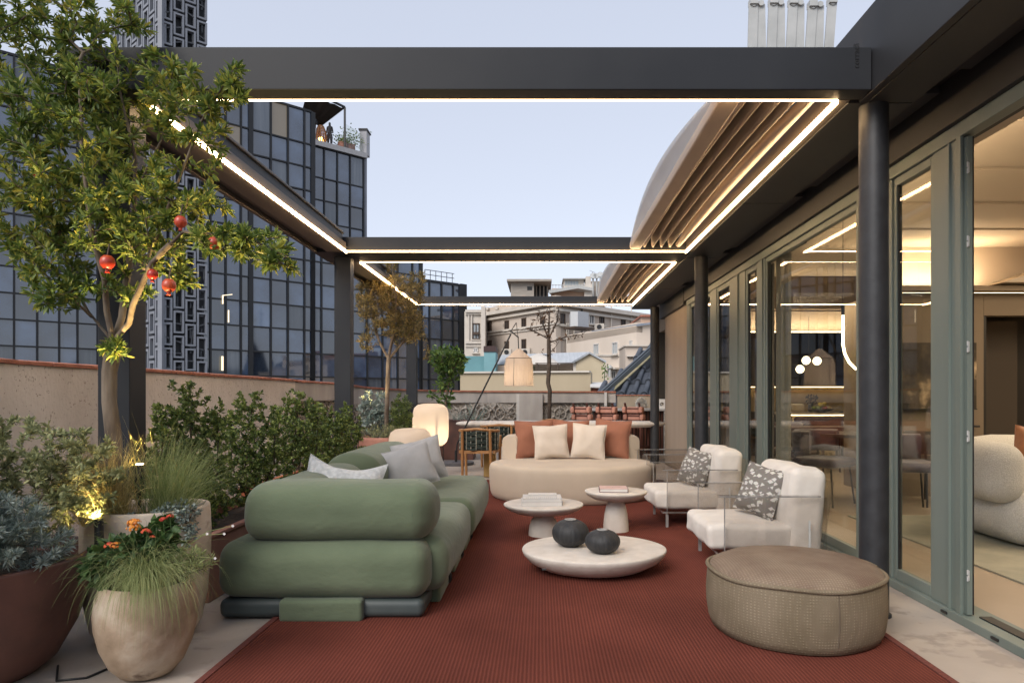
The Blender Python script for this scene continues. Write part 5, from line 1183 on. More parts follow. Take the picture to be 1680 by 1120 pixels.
def bar_stool():
    t = thing('bar_stool', '', 'stool', (0,0,0), 'bar stools with salmon cushions')
    for sx in (-1, 1):
        b = B(); b.bar((sx*0.125, -.15, .0), (sx*0.125, -.16, .62), .028, .034, up=(1,0,0)); b.build('leg', M['wood_d'], t)
        b = B(); b.bar((sx*0.125, .20, .0), (sx*0.125, .18, .60), .028, .034, up=(1,0,0)); b.build('leg', M['wood_d'], t)
        b = B(); b.bar((sx*0.128, -.14, .60), (sx*0.145, -.28, 1.03), .026, .034, up=(1,0,0)); b.build('back_post', M['wood_d'], t)
        b = B(); b.bar((sx*0.125, -.15, .20), (sx*0.125, .19, .20), .022, .026); b.build('stretcher', M['wood_d'], t)
        for k in range(2):
            b = B(); b.tube([(sx*.168+.0*k, -.20-.055*k, .745+.145*k-.055), (sx*.21, -.21-.055*k, .745+.145*k+.055)], [.042, .042], 10) if False else b.rbox(sx*.168-.038, sx*.168+.038, -.255-.05*k, -.11-.05*k, .70+.135*k, .825+.135*k, r=.036, k=3, m=2); b.build('wing_cushion', M['pink_f'], t)
    for z, y_ in ((.655, -.175), (.79, -.22), (.925, -.265)):
        b = B(); b.bar((-.135, y_, z), (.135, y_, z), .018, .022); b.build('back_rail', M['wood_d'], t)
    for k in range(2):
        b = B(); b.rbox(-0.125, 0.125, -.215-.05*k, -.15-.05*k, .70+.135*k, .82+.135*k, r=.03, k=3, m=4, wr=.003); b.build('back_cushion', M['pink_f'], t)
    b = B(); b.rbox(-.15, .15, -.17, .22, .585, .665, r=.035, k=3, m=4, wr=.003); b.build('seat_cushion', M['wine_f'], t)
    b = B(); b.box(-.14, .14, -.16, .20, .56, .583); b.build('seat_frame', M['wood_d'], t)
    b = B(); b.bar((-0.125, -.15, .28), (0.125, -.15, .28), .022, .026); b.build('stretcher', M['wood_d'], t); return t
st = bar_stool(); D = 12.9
st['label'] = 'left bar stool of the three at the outdoor bar'; st.location = (X(963, D), D, 0); st.rotation_euler.z = R_(-32)
s2 = copy_tree(st, label='middle bar stool of the three at the outdoor bar'); s2.location = (X(1004, D), D, 0); s2.rotation_euler.z = R_(-32)
s3 = copy_tree(st, label='right bar stool at the outdoor bar with a fluffy white throw near it'); s3.location = (X(1047, D), D, 0); s3.rotation_euler.z = R_(-32)
def fluff(loc, w, h, name, lab):
    rg = np.random.RandomState(3); n = 900; b = B()
    for i in range(n):
        a, e = rg.uniform(0, 6.28), rg.uniform(-.2, 1.57); d = Vector((math.cos(a)*math.cos(e)*w, math.sin(a)*math.cos(e)*.1, math.sin(e)*h)); p = Vector(loc)+d*.8; q = Vector(loc)+d*1.12+Vector(rg.uniform(-.02, .02, 3)); s_ = Vector((.008, 0, .003))
        b.add([p-s_, p+s_, q], [(0,1,2)])
    t = thing(name, lab, 'throw', loc); b.build('fleece', M['boucle'], t)
    c = B(); c.lathe([(w*.95, -.06), (w*.97, 0), (w*.8, h*.6), (w*.4, h*.9), (.001, h*.97)], loc, 16, sy=.4); c.build('core', M['boucle'], t)
fluff((X(1051, 13.1), 13.0, .985), .11, .13, 'fleece_throw', 'fluffy white fleece draped over the back of the right bar stool')
sg = thing('counter_sign', 'small white card with a dark looped emblem standing on the bar', 'sign', (X(1085.5, 13.4), 13.4, .905))
b = B(); b.box(X(1079, 13.4), X(1093, 13.4), 13.41, 13.43, .91, Z(656, 13.4)+.02); b.build('card', mat('white_card', (.75,.75,.75), rough=.5), sg)
b = B(); c0 = P(1085.5, 662.5, 13.405)
b.tube([c0+Vector((.028*math.cos(a)*1.1, 0, .026*math.sin(a)+.01*math.cos(a))) for a in [math.pi/9*i for i in range(19)]], .006, 5, False); b.tube([c0+Vector((.012*math.cos(a), -.002, .02*math.sin(a)+.008)) for a in [math.pi/6*i for i in range(-3, 5)]], .004, 5, False); b.build('emblem', M['ink'], sg)

# ================================================================== INDOOR THINGS
b = B(); b.box(2.95, 6.5, 3.6, 6.55, .001, .012); tag(b.build('indoor_rug', mat('pale_green_rug', (.24,.24,.19), (.36,.34,.27), rough=1, scale=2.5, detail=9, bump=.4, bscale=90)), 'pale mossy green rug inside under the white bouclé armchair', 'rug')
ba = thing('boucle_armchair', 'rounded white bouclé armchair seen through the open door', 'armchair', (4.0, 5.4, 0))
b = B(); b.rbox(3.50, 4.75, 5.0, 5.95, .03, .42, r=.18, bulge=.03, k=6, m=6); b.build('seat', M['boucle'], ba)
b = B(); b.tube([(3.47+.0, 5.55, .54), (3.42, 5.42, .60), (3.60, 5.70, .62), (3.95, 5.95, .63), (4.6, 6.0, .63)], [.10, .16, .19, .19, .18], 20); b.rbox(3.34, 3.66, 5.05, 5.7, .34, .80, r=.155, k=6, m=4); b.build('backrest', M['boucle'], ba)
cushion('velvet_cushion', 'rust brown velvet cushion on the white bouclé armchair', mat('rust_velvet', (.22,.07,.018), (.32,.11,.03), rough=.6, scale=6, sheen=.6, bump=.2, bscale=30), (3.93, 5.30, .40), .48, .46, .17, -22, -18, 14, seed=60)
pa_ = thing('painting', 'dark textured abstract rock painting on the inner wall', 'painting', (4.5, 7.8, 1.4))
b = B(); b.box(X(1440, 7.8), 4.98, 7.80, 7.855, Z(670, 7.8), Z(562, 7.8)); b.build('canvas', mat('rock_painting', (.045,.035,.025), (.55,.42,.27), rough=.85, scale=3.2, detail=14, lo=.46, hi=.72, bump=.9, bscale=12, mid=(.10,.075,.05)), pa_)
b = B(); b.box(X(1440, 7.8), 4.98, 7.785, 7.799, Z(670, 7.8)-.012, Z(670, 7.8)); b.build('frame_edge', M['black'], pa_)
M['purple'] = mat('purple_velvet', (.022,.011,.028), (.035,.018,.042), rough=.7, scale=8, sheen=.5)
M['plum'] = mat('plum_velvet', (.04,.012,.015), (.06,.018,.021), rough=.7, scale=8, sheen=.5)
def dchair(m, bm):
    t = thing('dining_chair', '', 'chair', (0,0,0), 'velvet chairs round the indoor table')
    b = B(); b.rbox(-.26, .26, -.25, .25, .40, .50, r=.05, k=4, m=4); b.build('seat', m, t)
    b = B(); pts = [(.27*math.sin(a), -.02-.25*math.cos(a), .66) for a in [R_(-95+19*i) for i in range(11)]]
    vs = []
    for p in pts:
        for dz, dr in ((-.11, 0), (.10, .0), (.13, .03), (.10, .06), (-.11, .05)): 
            q = Vector((p[0], p[1]+.02, 0)).normalized(); vs.append((p[0]+q.x*dr, p[1]+q.y*dr, p[2]+dz))
    b.add(vs, [(i*5+k, (i+1)*5+k, (i+1)*5+(k+1) % 5, i*5+(k+1) % 5) for i in range(10) for k in range(5)], True); b.add(vs[:5], [(0,1,2,3,4)]); b.add(vs[-5:], [(4,3,2,1,0)]); b.build('backrest', bm, t)
    for sx in (-1, 1):
        for sy in (-1, 1): b = B(); b.tube([(sx*.2, sy*.18, .40), (sx*.24, sy*.22, 0)], .011, 6); b.build('leg', M['black'], t)
        b = B(); b.tube([(sx*.22, -.2, .44), (sx*.25, -.2, .58)], .011, 6); b.build('back_support', M['black'], t)
    return t
dc = dchair(M['purple'], M['purple']); dc.location = (3.72, 6.9, 0); dc.rotation_euler.z = R_(-100); dc['label'] = 'purple velvet dining chair seen just right of the near column'
d2 = dchair(M['idark'], M['idark']); d2.location = (4.15, 7.35, 0); d2.rotation_euler.z = R_(20); d2['label'] = 'black dining chair against the wall under the painting'
d3 = copy_tree(dc, label='purple velvet dining chair seen through the widest pane, nearest the glass'); d3.location = (3.05, 7.35, 0); d3.rotation_euler.z = R_(-140)
d4 = dchair(M['plum'], M['plum']); d4.location = (3.15, 8.6, 0); d4.rotation_euler.z = R_(-60); d4['label'] = 'plum velvet chair behind the purple one in the widest pane'
d5 = copy_tree(d4, label='plum velvet chair farther left, beside the kitchen island'); d5.location = (3.45, 9.9, 0); d5.rotation_euler.z = R_(-20)
it = thing('indoor_table', 'dark indoor dining table with pale cylinder foot behind the column', 'table', (3.75, 7.4, 0))
b = B(); b.tube([(3.55, 7.75, .70), (3.55, 7.75, .735)], .45, 40); b.build('table_top', M['idark'], it); b = B(); b.tube([(3.62, 7.3, 0), (3.62, 7.3, .70)], .07, 20); b.build('foot', mat('glass_green_foot', (.25,.33,.28), rough=.2), it); b = B(); b.tube([(3.78, 7.4, 0), (3.78, 7.4, .70)], .07, 20); b.build('foot', M['plum'], it)
ki = thing('kitchen_island', 'kitchen island with lit terrazzo front and thin top seen through the widest pane', 'counter', (4.3, 11, 0))
b = B(); b.box(3.75, 4.95, 10.9, 11.6, .86, .885); b.build('counter_top', M['iceil'], ki); b = B(); b.box(4.05, 4.75, 11.0, 11.5, 0, .855); b.build('front', mat('terrazzo_gold', (.20,.155,.09), (.55,.45,.28), rough=.6, scale=14, lo=.4, hi=.6), ki); b = B(); b.box(4.0, 4.85, 10.93, 10.95, .845, .855); b.build('light_strip', M['cove'], ki)
for i, x in enumerate((3.95, 4.35)):
    s_ = thing('kitchen_stool', 'dark padded kitchen stool at the island, %s' % ('left one by the curtain' if i == 0 else 'right one nearer the centre'), 'stool', (x, 10.2, 0)); b = B(); b.rbox(x-.24, x+.24, 10.0, 10.4, .60, .70, r=.045, k=3, m=3); b.rbox(x-.25, x+.25, 9.92, 10.02, .72, .86, r=.045, k=3, m=3); b.build('seat', M['plum'], s_)
    for sx in (-1, 1):
        for sy in (-1, 1): b = B(); b.tube([(x+sx*.18, 10.2+sy*.15, .6), (x+sx*.2, 10.2+sy*.18, 0)], .014, 6); b.build('leg', M['plum'], s_)
t = thing('toaster', 'rounded cream toaster on the kitchen island', 'toaster', (X(1306, 11.2), 11.2, .885)); p = t.location
b = B(); b.rbox(p.x-.11, p.x+.11, 11.1, 11.27, .895, 1.03, r=.035, k=3, m=3); b.build('body', mat('cream_enamel', (.5,.42,.28), rough=.3), t); b = B(); b.box(p.x+.112, p.x+.125, 11.17, 11.2, .95, .97); b.box(p.x-.08, p.x+.08, 11.16, 11.18, 1.031, 1.036); b.build('lever', M['black'], t)
t = thing('fruit_bowl', 'bowl of green and yellow fruit on the kitchen island', 'bowl', (X(1347, 11.2), 11.2, .885)); p = t.location
b = B(); b.lathe([(.05, .886), (.12, .90), (.20, .945), (.19, .948), (.11, .915), (.001, .905)], (p.x, p.y, 0), 20); b.build('bowl', M['idark'], t)
for i, (dx, dz, c) in enumerate(((-.13, .95, (.16,.22,.03)), (-.05, .955, (.2,.25,.04)), (.05, .95, (.35,.05,.02)), (.12, .95, (.4,.25,.04)), (-.02, 1.01, (.5,.38,.05)), (.04, 1.015, (.5,.38,.05)))): b = B(); b.lathe([(.001,-.045), (.035,-.03), (.047,0), (.035,.032), (.001,.042)], (p.x+dx, p.y-.03, dz), 10); b.build('fruit', mat('fruit', c, rough=.5), t)
t = thing('potted_herbs', 'small dark vase with leafy sprigs behind the fruit bowl', 'vase', (X(1330, 11.4), 11.4, .885)); p = t.location
b = B(); b.lathe([(.03, .885), (.05, .93), (.04, 1.0), (.03, 1.02)], (p.x, p.y, 0), 12); b.build('vase', M['black'], t)
b = B(); rr = random.Random(2)
for i in range(50): q = Vector((p.x+rr.uniform(-.09, .09), p.y+rr.uniform(-.06, .06), 1.0+rr.uniform(0, .16))); b.add([q, q+Vector((.03, 0, .01)), q+Vector((.01, 0, .04))], [(0,1,2)])
b.build('foliage', M['idark'], t)
gp = thing('globe_pendant', 'cluster of four glowing globe lights over the kitchen', 'lamp', (X(1322, 10), 10, 1.7))
for px, py in ((1322.5, 591), (1340.5, 592), (1312.5, 605.5), (1286.5, 605.5)):
    p = P(px, py, 10); b = B(); b.lathe([(.001,-.062), (.03,-.055), (.053,-.03), (.062,0), (.053,.03), (.03,.055), (.001,.062)], p, 16); b.build('globe', emat('globe_glow', (1,.85,.55), 3.2), gp)
b = B(); b.tube([P(1322.5, 599, 10), P(1345, 599, 10)], .006, 5); b.tube([P(1286, 598, 10), P(1312, 598, 10)], .006, 5); b.tube([P(1327, 599, 10), P(1327, 520, 10)], .004, 5); b.build('frame', M['black'], gp)
lp = thing('loop_pendant', 'large glowing loop light hanging inside behind the widest pane', 'lamp', P(1405, 560, 6.2))
b = B(); b.tube([P(1383, 517, 6.2), P(1383, 565, 6.2), P(1386, 580, 6.2), P(1393, 594, 6.2), P(1403, 604, 6.2), P(1420, 610, 6.2), P(1440, 604, 6.2), P(1452, 590, 6.2), P(1457, 570, 6.2), P(1457, 517, 6.2)], .012, 8); b.build('light_tube', emat('loop_glow', (1,.82,.5), 7), lp)
b = B(); b.tube([P(1383, 517, 6.2), P(1383, 500, 6.2)], .016, 8); b.tube([P(1457, 517, 6.2), P(1457, 500, 6.2)], .016, 8); b.tube([P(1383, 500, 6.2), P(1383, 360, 6.2)], .003, 4); b.build('holder', M['black'], lp)
cu = thing('curtain', 'pale sheer curtain gathered at the left of the widest pane', 'curtain', (2.45, 6.3, 0))
b = B(); vs = []; n = 60
for i in range(n+1):
    t_ = i/n; x = 2.255+.025*math.sin(t_*40)+.012*math.sin(t_*91); y_ = 6.22+.28*t_
    vs += [(x, y_, .03), (x+.004, y_, 2.46)]
b.add(vs, [(2*i, 2*i+2, 2*i+3, 2*i+1) for i in range(n)], True); b.build('cloth', mat('sheer_cloth', (.34,.33,.27), rough=.9, translucent=.5), cu)
b = B(); b.box(2.24, 2.30, 5.9, 9.8, 2.475, 2.49); b.build('curtain_track', M['black'], cu)
for k, (ya, yb) in enumerate(((6.7, 7.2), (7.75, 8.5), (8.7, 9.8))):
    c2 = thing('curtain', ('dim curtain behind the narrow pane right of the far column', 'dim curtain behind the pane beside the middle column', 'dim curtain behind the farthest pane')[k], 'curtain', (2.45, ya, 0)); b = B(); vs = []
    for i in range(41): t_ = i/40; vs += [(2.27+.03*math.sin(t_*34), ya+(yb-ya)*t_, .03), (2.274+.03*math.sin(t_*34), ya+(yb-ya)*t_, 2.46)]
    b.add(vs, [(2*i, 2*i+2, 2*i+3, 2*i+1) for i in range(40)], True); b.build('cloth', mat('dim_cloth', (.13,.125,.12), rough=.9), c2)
print('p4 done')
# ================================================================== PLANTS
def grow(limbs, blobs, n, step=.05, seed=0, sag=0.0, jit=.25):
    """limbs: list of (points, parent) polylines; twigs then reach for random targets inside the blobs"""
    rg = np.random.RandomState(seed); nodes = []; par = []; ends = []
    for pts, at in limbs:
        pts = [Vector(p) for p in pts]
        last = -1 if at is None else ends[at[0]][min(len(ends[at[0]])-1, int(at[1]*len(ends[at[0]])))]
        ids = []
        for i in range(len(pts)-1):
            L_ = (pts[i+1]-pts[i]).length; k = max(1, int(L_/step))
            for j in range(k if i < len(pts)-2 else k+1):
                q = pts[i].lerp(pts[i+1], j/k); nodes.append(np.array(q)); par.append(last); last = len(nodes)-1; ids.append(last)
        ends.append(ids)
    nl = len(nodes); T = []
    w = np.array([b_[2] if len(b_) > 2 else (b_[1][0]*b_[1][1]*b_[1][2]) for b_ in blobs], float); w /= w.sum()
    for k in rg.choice(len(blobs), n, p=w):
        c, r = blobs[k][0], blobs[k][1]; d = rg.normal(size=3); d /= np.linalg.norm(d); T.append(np.array(c)+d*np.array(r)*rg.uniform(0, 1)**.42)
    T = np.array(T); N0 = np.array(nodes); lo = int(nl*.25)
    ds = [np.min(np.linalg.norm(N0-t, axis=1)) for t in T]; A = np.zeros((nl+n*60, 3)); A[:nl] = N0; cnt = nl; tips = []
    base_z = N0[:, 2].min()
    for ti in np.argsort(ds):
        t = T[ti]; dd = np.linalg.norm(A[:cnt]-t, axis=1)+np.maximum(0, A[:cnt, 2]-t[2])*.8
        if lo: dd[:lo] += 50
        i = int(np.argmin(dd)); p = A[i]; L_ = np.linalg.norm(t-p); k = max(1, int(L_/step))
        if cnt+k >= len(A): break
        bend = rg.normal(size=3)*L_*jit*.5; last = i
        for j in range(1, k+1):
            f = j/k; q = p+(t-p)*f+bend*math.sin(math.pi*f)*.6; q[2] -= sag*math.sin(math.pi*f)*L_
            A[cnt] = q; par.append(last); last = cnt; cnt += 1
        tips.append(last)
    return A[:cnt], np.array(par), nl
def wood_mesh(A, par, r_tip, r_base, power=.5, sides=5, minr=0, cap=None):
    n = len(A); w = np.zeros(n); ch = np.zeros(n, int)
    for i in range(n-1, -1, -1):
        if ch[i] == 0: w[i] = 1
        if par[i] >= 0: w[par[i]] += w[i]; ch[par[i]] += 1
    r = r_tip+(r_base-r_tip)*((w-1)/max(1, w.max()-1))**power
    b = B()
    for i in range(n):
        p = par[i]
        if p < 0 or r[i] < minr: continue
        a, c = Vector(A[p]), Vector(A[i]); d = c-a
        if d.length < 1e-6: continue
        d.normalize(); u = d.cross(Vector((0.3,0.9,.1))).normalized(); v = d.cross(u); s_ = sides if r[i] < .012 else sides+4
        ra, rc = min(r[p], r[i]*1.3), r[i]; base = len(b.v)
        for q, rr in ((a-d*rr_, ra) if False else (a, ra) for rr_ in (0,)): b.v += [tuple(q+(u*math.cos(2*math.pi*k/s_)+v*math.sin(2*math.pi*k/s_))*rr) for k in range(s_)]
        b.v += [tuple(c+d*rc*.3+(u*math.cos(2*math.pi*k/s_)+v*math.sin(2*math.pi*k/s_))*rc) for k in range(s_)]
        b.f += [(base+k, base+(k+1) % s_, base+s_+(k+1) % s_, base+s_+k) for k in range(s_)]; b.sm += [True]*s_
    return b, r, w
def leaf_arrays(pos, dirs, L, Wd, rg, fold=.25, droop=.0):
    """vectorised leaf blades: 6 vertices, 2 quads each"""
    n = len(pos); d = dirs/np.linalg.norm(dirs, axis=1)[:, None]; up = rg.normal(size=(n, 3)); up[:, 2] += 1.2
    s = np.cross(d, up); s /= np.linalg.norm(s, axis=1)[:, None]+1e-9; nm = np.cross(s, d)
    L = L[:, None]; Wd = Wd[:, None]; f = fold*Wd
    tip = pos+d*L-nm*L*droop
    v = np.stack([pos, pos+d*L*.30+s*Wd*.5+nm*f, pos+d*L*.68+s*Wd*.40+nm*f*.8-nm*L*droop*.4, tip, pos+d*L*.68-s*Wd*.40+nm*f*.8-nm*L*droop*.4, pos+d*L*.30-s*Wd*.5+nm*f], 1)
    return v.reshape(-1, 3)
def leaf_mesh(name, v, mat_, parent, kind='stuff'):
    n = len(v)//6; me = bpy.data.meshes.new(name); v = v-np.array(WORLD[parent]); me.vertices.add(n*6); me.vertices.foreach_set('co', v.astype(np.float32).ravel())
    base = np.arange(n)[:, None]*6; idx = np.concatenate([base+np.array([0,1,2,3]), base+np.array([0,3,4,5])], 1).reshape(-1)
    me.loops.add(n*8); me.loops.foreach_set('vertex_index', idx.astype(np.int32)); me.polygons.add(n*2); me.polygons.foreach_set('loop_start', (np.arange(n*2)*4).astype(np.int32)); me.update(calc_edges=True)
    me.materials.append(mat_); o = bpy.data.objects.new(name, me); COL.objects.link(o); o.parent = parent; WORLD[o] = WORLD[parent]
    if kind: o['kind'] = kind
    return o
def leaves_on(A, par, w, total, L, Wr, seed, spread=.9, upb=.3, tipn=0, droop=0, fold=.25, wmax=9):
    rg = np.random.RandomState(seed); ids = [i for i in range(len(A)) if par[i] >= 0 and w[i] <= wmax]; P_ = []; D_ = []
    has = set(par.tolist()); per = total/(len(ids)+tipn*sum(1 for i in ids if i not in has))
    for i in ids:
        q_ = per*(1+(tipn if i not in has else 0)); k = int(q_)+(1 if rg.rand() < q_-int(q_) else 0)
        if not k: continue
        e = A[i]-A[par[i]]; e = e/(np.linalg.norm(e)+1e-9)
        for _ in range(k):
            d = e*.7+rg.normal(size=3)*spread; d[2] += upb; P_.append(A[i]+(A[par[i]]-A[i])*rg.uniform(0, 1)+d*L*.12); D_.append(d)
    P_ = np.array(P_); D_ = np.array(D_); LL = L*rg.uniform(.6, 1.15, len(P_)); return leaf_arrays(P_, D_, LL, LL*Wr*rg.uniform(.8, 1.2, len(P_)), rg, fold, droop)
def blades(name, c, n, L, mat_, parent, rb=.03, lean=.5, droop=1.0, w=.003, seed=0, dirb=(0,0), seg=6, up=1.0):
    rg = np.random.RandomState(seed); vs = []; fs = []
    for i in range(n):
        a = rg.uniform(0, 2*math.pi); l = L*rg.uniform(.55, 1.1); out = abs(rg.normal())*lean+.08; dx, dy = math.cos(a)*out+dirb[0]*rg.uniform(.3, 1), math.sin(a)*out+dirb[1]*rg.uniform(.3, 1)
        p = np.array([c[0]+rg.normal()*rb, c[1]+rg.normal()*rb, c[2]]); v = np.array([dx, dy, up]); v /= np.linalg.norm(v); s = np.array([-v[1], v[0], 0])+rg.normal(size=3)*.3; s /= np.linalg.norm(s)+1e-9
        base = len(vs); g = droop*rg.uniform(.6, 1.3)
        for j in range(seg+1):
            t = j/seg; ww = w*(1-t*.85)/2; vs.append(p+s*ww); vs.append(p-s*ww); p = p+v*l/seg; v = v+np.array([dx*.06, dy*.06, -g*.42*(.3+t)])*(2/seg*3)*.5; v /= np.linalg.norm(v)
        fs += [(base+2*j, base+2*j+1, base+2*j+3, base+2*j+2) for j in range(seg)]
    b = B(); b.add(vs, fs, True); o = b.build(name, mat_, parent); o['kind'] = 'stuff'; return o

def pot(name, lab, m, prof, c, wob=None, soil_r=None, soil_z=None, n=64):
    t = thing(name, lab, 'plant pot', (c[0], c[1], 0)); b = B(); b.lathe(prof, (c[0], c[1], 0), n, cap=False, wob=wob); b.build('vessel', m, t)
    b = B(); b.lathe([(.001, soil_z+.015), (soil_r*.6, soil_z+.01), (soil_r, soil_z)], (c[0], c[1], 0), 32, cap=False, wob=lambda a, z: .02*math.sin(5*a)); b.v = [(v[0], v[1], v[2]) for v in b.v]; b.build('soil', M['soil'], t); return t
wb = lambda a, z: .008*math.sin(2*a+3*z)+.004*math.sin(5*a+9*z)
# big dark pot, front left
pc1 = (-2.415, 2.80)
pot('dark_pot', 'big rusty brown bowl pot at the left edge', M['pot_dark'], [(.30,0), (.36,.05), (.43,.18), (.48,.34), (.500,.475), (.498,.486), (.47,.486), (.465,.46), (.44,.38)], pc1, wb, .45, .42)
# tall pale pot with the tree
pc2 = (-1.90, 3.30)
pot('tall_pale_pot', 'tall weathered pale terracotta pot holding the pomegranate tree', M['pot_tall'], [(.20,0), (.235,.06), (.262,.20), (.275,.36), (.277,.50), (.272,.612), (.268,.622), (.245,.622), (.240,.60), (.235,.52)], pc2, wb, .24, .56)
# small urn
pc3 = (X(241, 2.83), 2.83)
pot('round_urn', 'small round weathered terracotta urn with lantana at the front left', M['pot_pale'], [(.07,0), (.10,.012), (.137,.055), (.169,.13), (.187,.21), (.191,.27), (.184,.33), (.173,.365), (.169,.382), (.164,.388), (.150,.386), (.147,.37), (.150,.33)], pc3, wb, .15, .345)
# rectangular terracotta planters behind the sofa
def planter(lab, x0, x1, y0, y1, z1, m, zs=.05):
    t = thing('planter', lab, 'planter', ((x0+x1)/2, (y0+y1)/2, 0)); b = B(); w = .035
    for bx in ((x0, x1, y0, y0+w), (x0, x1, y1-w, y1), (x0, x0+w, y0+w, y1-w), (x1-w, x1, y0+w, y1-w)): b.box(*bx, 0, z1)
    bev(b.build('trough', m, t), .006)
    b = B(); e = .012
    for bx in ((x0-e, x1+e, y0-e, y0+w), (x0-e, x1+e, y1-w, y1+e), (x0-e, x0+w, y0+w, y1-w), (x1-w, x1+e, y0+w, y1-w)): b.box(*bx, z1+.001, z1+.022)
    bev(b.build('rim', m, t), .004)
    b = B(); b.box(x0+w, x1-w, y0+w, y1-w, z1-.08, z1-zs); b.build('soil', M['soil'], t); return t
planter('long pink terracotta planter box nearest the sofa arm', -2.35, -1.845, 3.80, 5.30, .355, M['terra'])
planter('orange terracotta planter box further along behind the green sofa', -2.40, -1.86, 5.42, 7.0, .395, M['terra2'])
pot('round_terracotta_pot', 'large pinkish terracotta tub with the olive tree', M['terra'], [(.30,0), (.35,.1), (.39,.35), (.40,.57), (.40,.61), (.37,.61), (.36,.55)], (-2.07, 9.25), wb, .37, .55)
planter('dark brown planter with the small citrus tree at the far left corner', -2.55, -1.22, 12.35, 12.9, .70, M['pot_dark'])

def leafy_tree(name, lab, cat, loc, limbs, blobs, n, leafm, bark, step, seed, r_tip, r_base, L, Wr, per, thr, tipn, power=.5, spread=.9, upb=.3, sag=0, group=None, droop=0, jit=.25, trunk=True, minr=0, trunk_nodes=None, fold=.25):
    t = thing(name, lab, cat, loc, group); A, par, nl = grow(limbs, blobs, n, step, seed, sag, jit)
    b, r, w = wood_mesh(A, par, r_tip, r_base, power, minr=minr); 
    b.build('branches', bark, t); lv = leaves_on(A, par, w, per, L, Wr, seed+5, spread, upb, tipn, droop=droop, fold=fold)
    leaf_mesh('foliage', lv, leafm, t); return t, A
# ---- pomegranate tree
c = Vector((-1.99, 3.30, .56))
tree_d = 3.3
Pt = lambda px, py, dd=0: P(px, py, tree_d+dd)
b = B(); tr = [(186, 757, 0), (184, 700, .0), (181, 640, .01), (180, 590, .0), (188, 560, 0)]
t0 = Pt(186, 757)
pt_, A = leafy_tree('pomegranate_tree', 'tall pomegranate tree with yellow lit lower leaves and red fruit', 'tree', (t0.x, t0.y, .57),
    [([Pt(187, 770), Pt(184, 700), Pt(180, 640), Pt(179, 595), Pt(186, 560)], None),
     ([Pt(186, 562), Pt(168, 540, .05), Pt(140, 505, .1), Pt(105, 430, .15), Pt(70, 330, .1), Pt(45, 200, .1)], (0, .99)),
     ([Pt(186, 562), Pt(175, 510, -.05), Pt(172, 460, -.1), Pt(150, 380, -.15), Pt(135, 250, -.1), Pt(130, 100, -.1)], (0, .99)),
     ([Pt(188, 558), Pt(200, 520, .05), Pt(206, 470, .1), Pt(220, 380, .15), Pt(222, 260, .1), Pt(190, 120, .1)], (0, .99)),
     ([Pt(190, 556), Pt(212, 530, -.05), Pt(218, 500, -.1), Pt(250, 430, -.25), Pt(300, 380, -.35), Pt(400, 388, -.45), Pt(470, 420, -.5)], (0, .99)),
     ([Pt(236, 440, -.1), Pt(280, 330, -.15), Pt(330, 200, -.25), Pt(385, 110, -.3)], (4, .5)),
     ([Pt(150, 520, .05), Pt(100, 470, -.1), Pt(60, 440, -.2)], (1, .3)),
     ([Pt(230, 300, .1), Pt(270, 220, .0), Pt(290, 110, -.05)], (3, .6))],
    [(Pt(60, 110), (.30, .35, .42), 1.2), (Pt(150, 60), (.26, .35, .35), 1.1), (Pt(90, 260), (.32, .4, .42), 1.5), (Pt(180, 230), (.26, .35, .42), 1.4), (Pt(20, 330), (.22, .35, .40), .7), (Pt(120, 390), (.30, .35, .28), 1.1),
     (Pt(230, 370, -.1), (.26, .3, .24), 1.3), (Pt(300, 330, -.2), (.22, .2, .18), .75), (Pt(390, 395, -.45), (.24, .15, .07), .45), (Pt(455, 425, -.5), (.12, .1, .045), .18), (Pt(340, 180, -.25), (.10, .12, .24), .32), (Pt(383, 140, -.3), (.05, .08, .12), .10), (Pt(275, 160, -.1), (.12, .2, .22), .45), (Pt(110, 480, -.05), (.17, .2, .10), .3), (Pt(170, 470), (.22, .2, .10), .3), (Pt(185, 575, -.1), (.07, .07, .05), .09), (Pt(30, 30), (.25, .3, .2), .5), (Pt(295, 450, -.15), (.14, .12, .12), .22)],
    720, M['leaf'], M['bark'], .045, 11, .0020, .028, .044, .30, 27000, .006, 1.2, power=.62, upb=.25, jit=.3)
b = B()
tk = [Pt(187, 775), Pt(185, 720), Pt(181, 660), Pt(180, 610), Pt(182, 585), Pt(186, 566)]
b.tube([p+Vector((.006*math.sin(i*2), 0, 0)) for i, p in enumerate(tk)], [.042, .036, .033, .034, .037, .032], 16); b.build('trunk', M['bark'], pt_)
for (px, py, r_, dd) in ((351, 399, .030, -.42), (250, 450, .027, -.25), (277, 468, .034, -.3), (176, 430, .036, -.3), (296, 364, .03, -.35), (58, 283, .018, -.2)):
    p = Pt(px, py, dd); b = B(); R = r_*.86
    b.lathe([(.001, R*1.0), (R*.5, R*.92), (R*.86, R*.55), (R*1.0, 0), (R*.9, -R*.5), (R*.55, -R*.88), (R*.28, -R*1.02), (R*.24, -R*1.25), (R*.36, -R*1.5), (R*.20, -R*1.42), (.001, -R*1.1)], p, 18, wob=lambda a, z: .03*math.sin(3*a)+.02*math.sin(5*a)+(.14*math.sin(6*a) if z < -R*1.1 else 0)); b.build('fruit', M['pom'], pt_)
    b = B(); b.tube([p+Vector((0,0,R*.95)), p+Vector((.01,0,R+.05))], .003, 5); b.build('fruit_stalk', M['bark'], pt_)

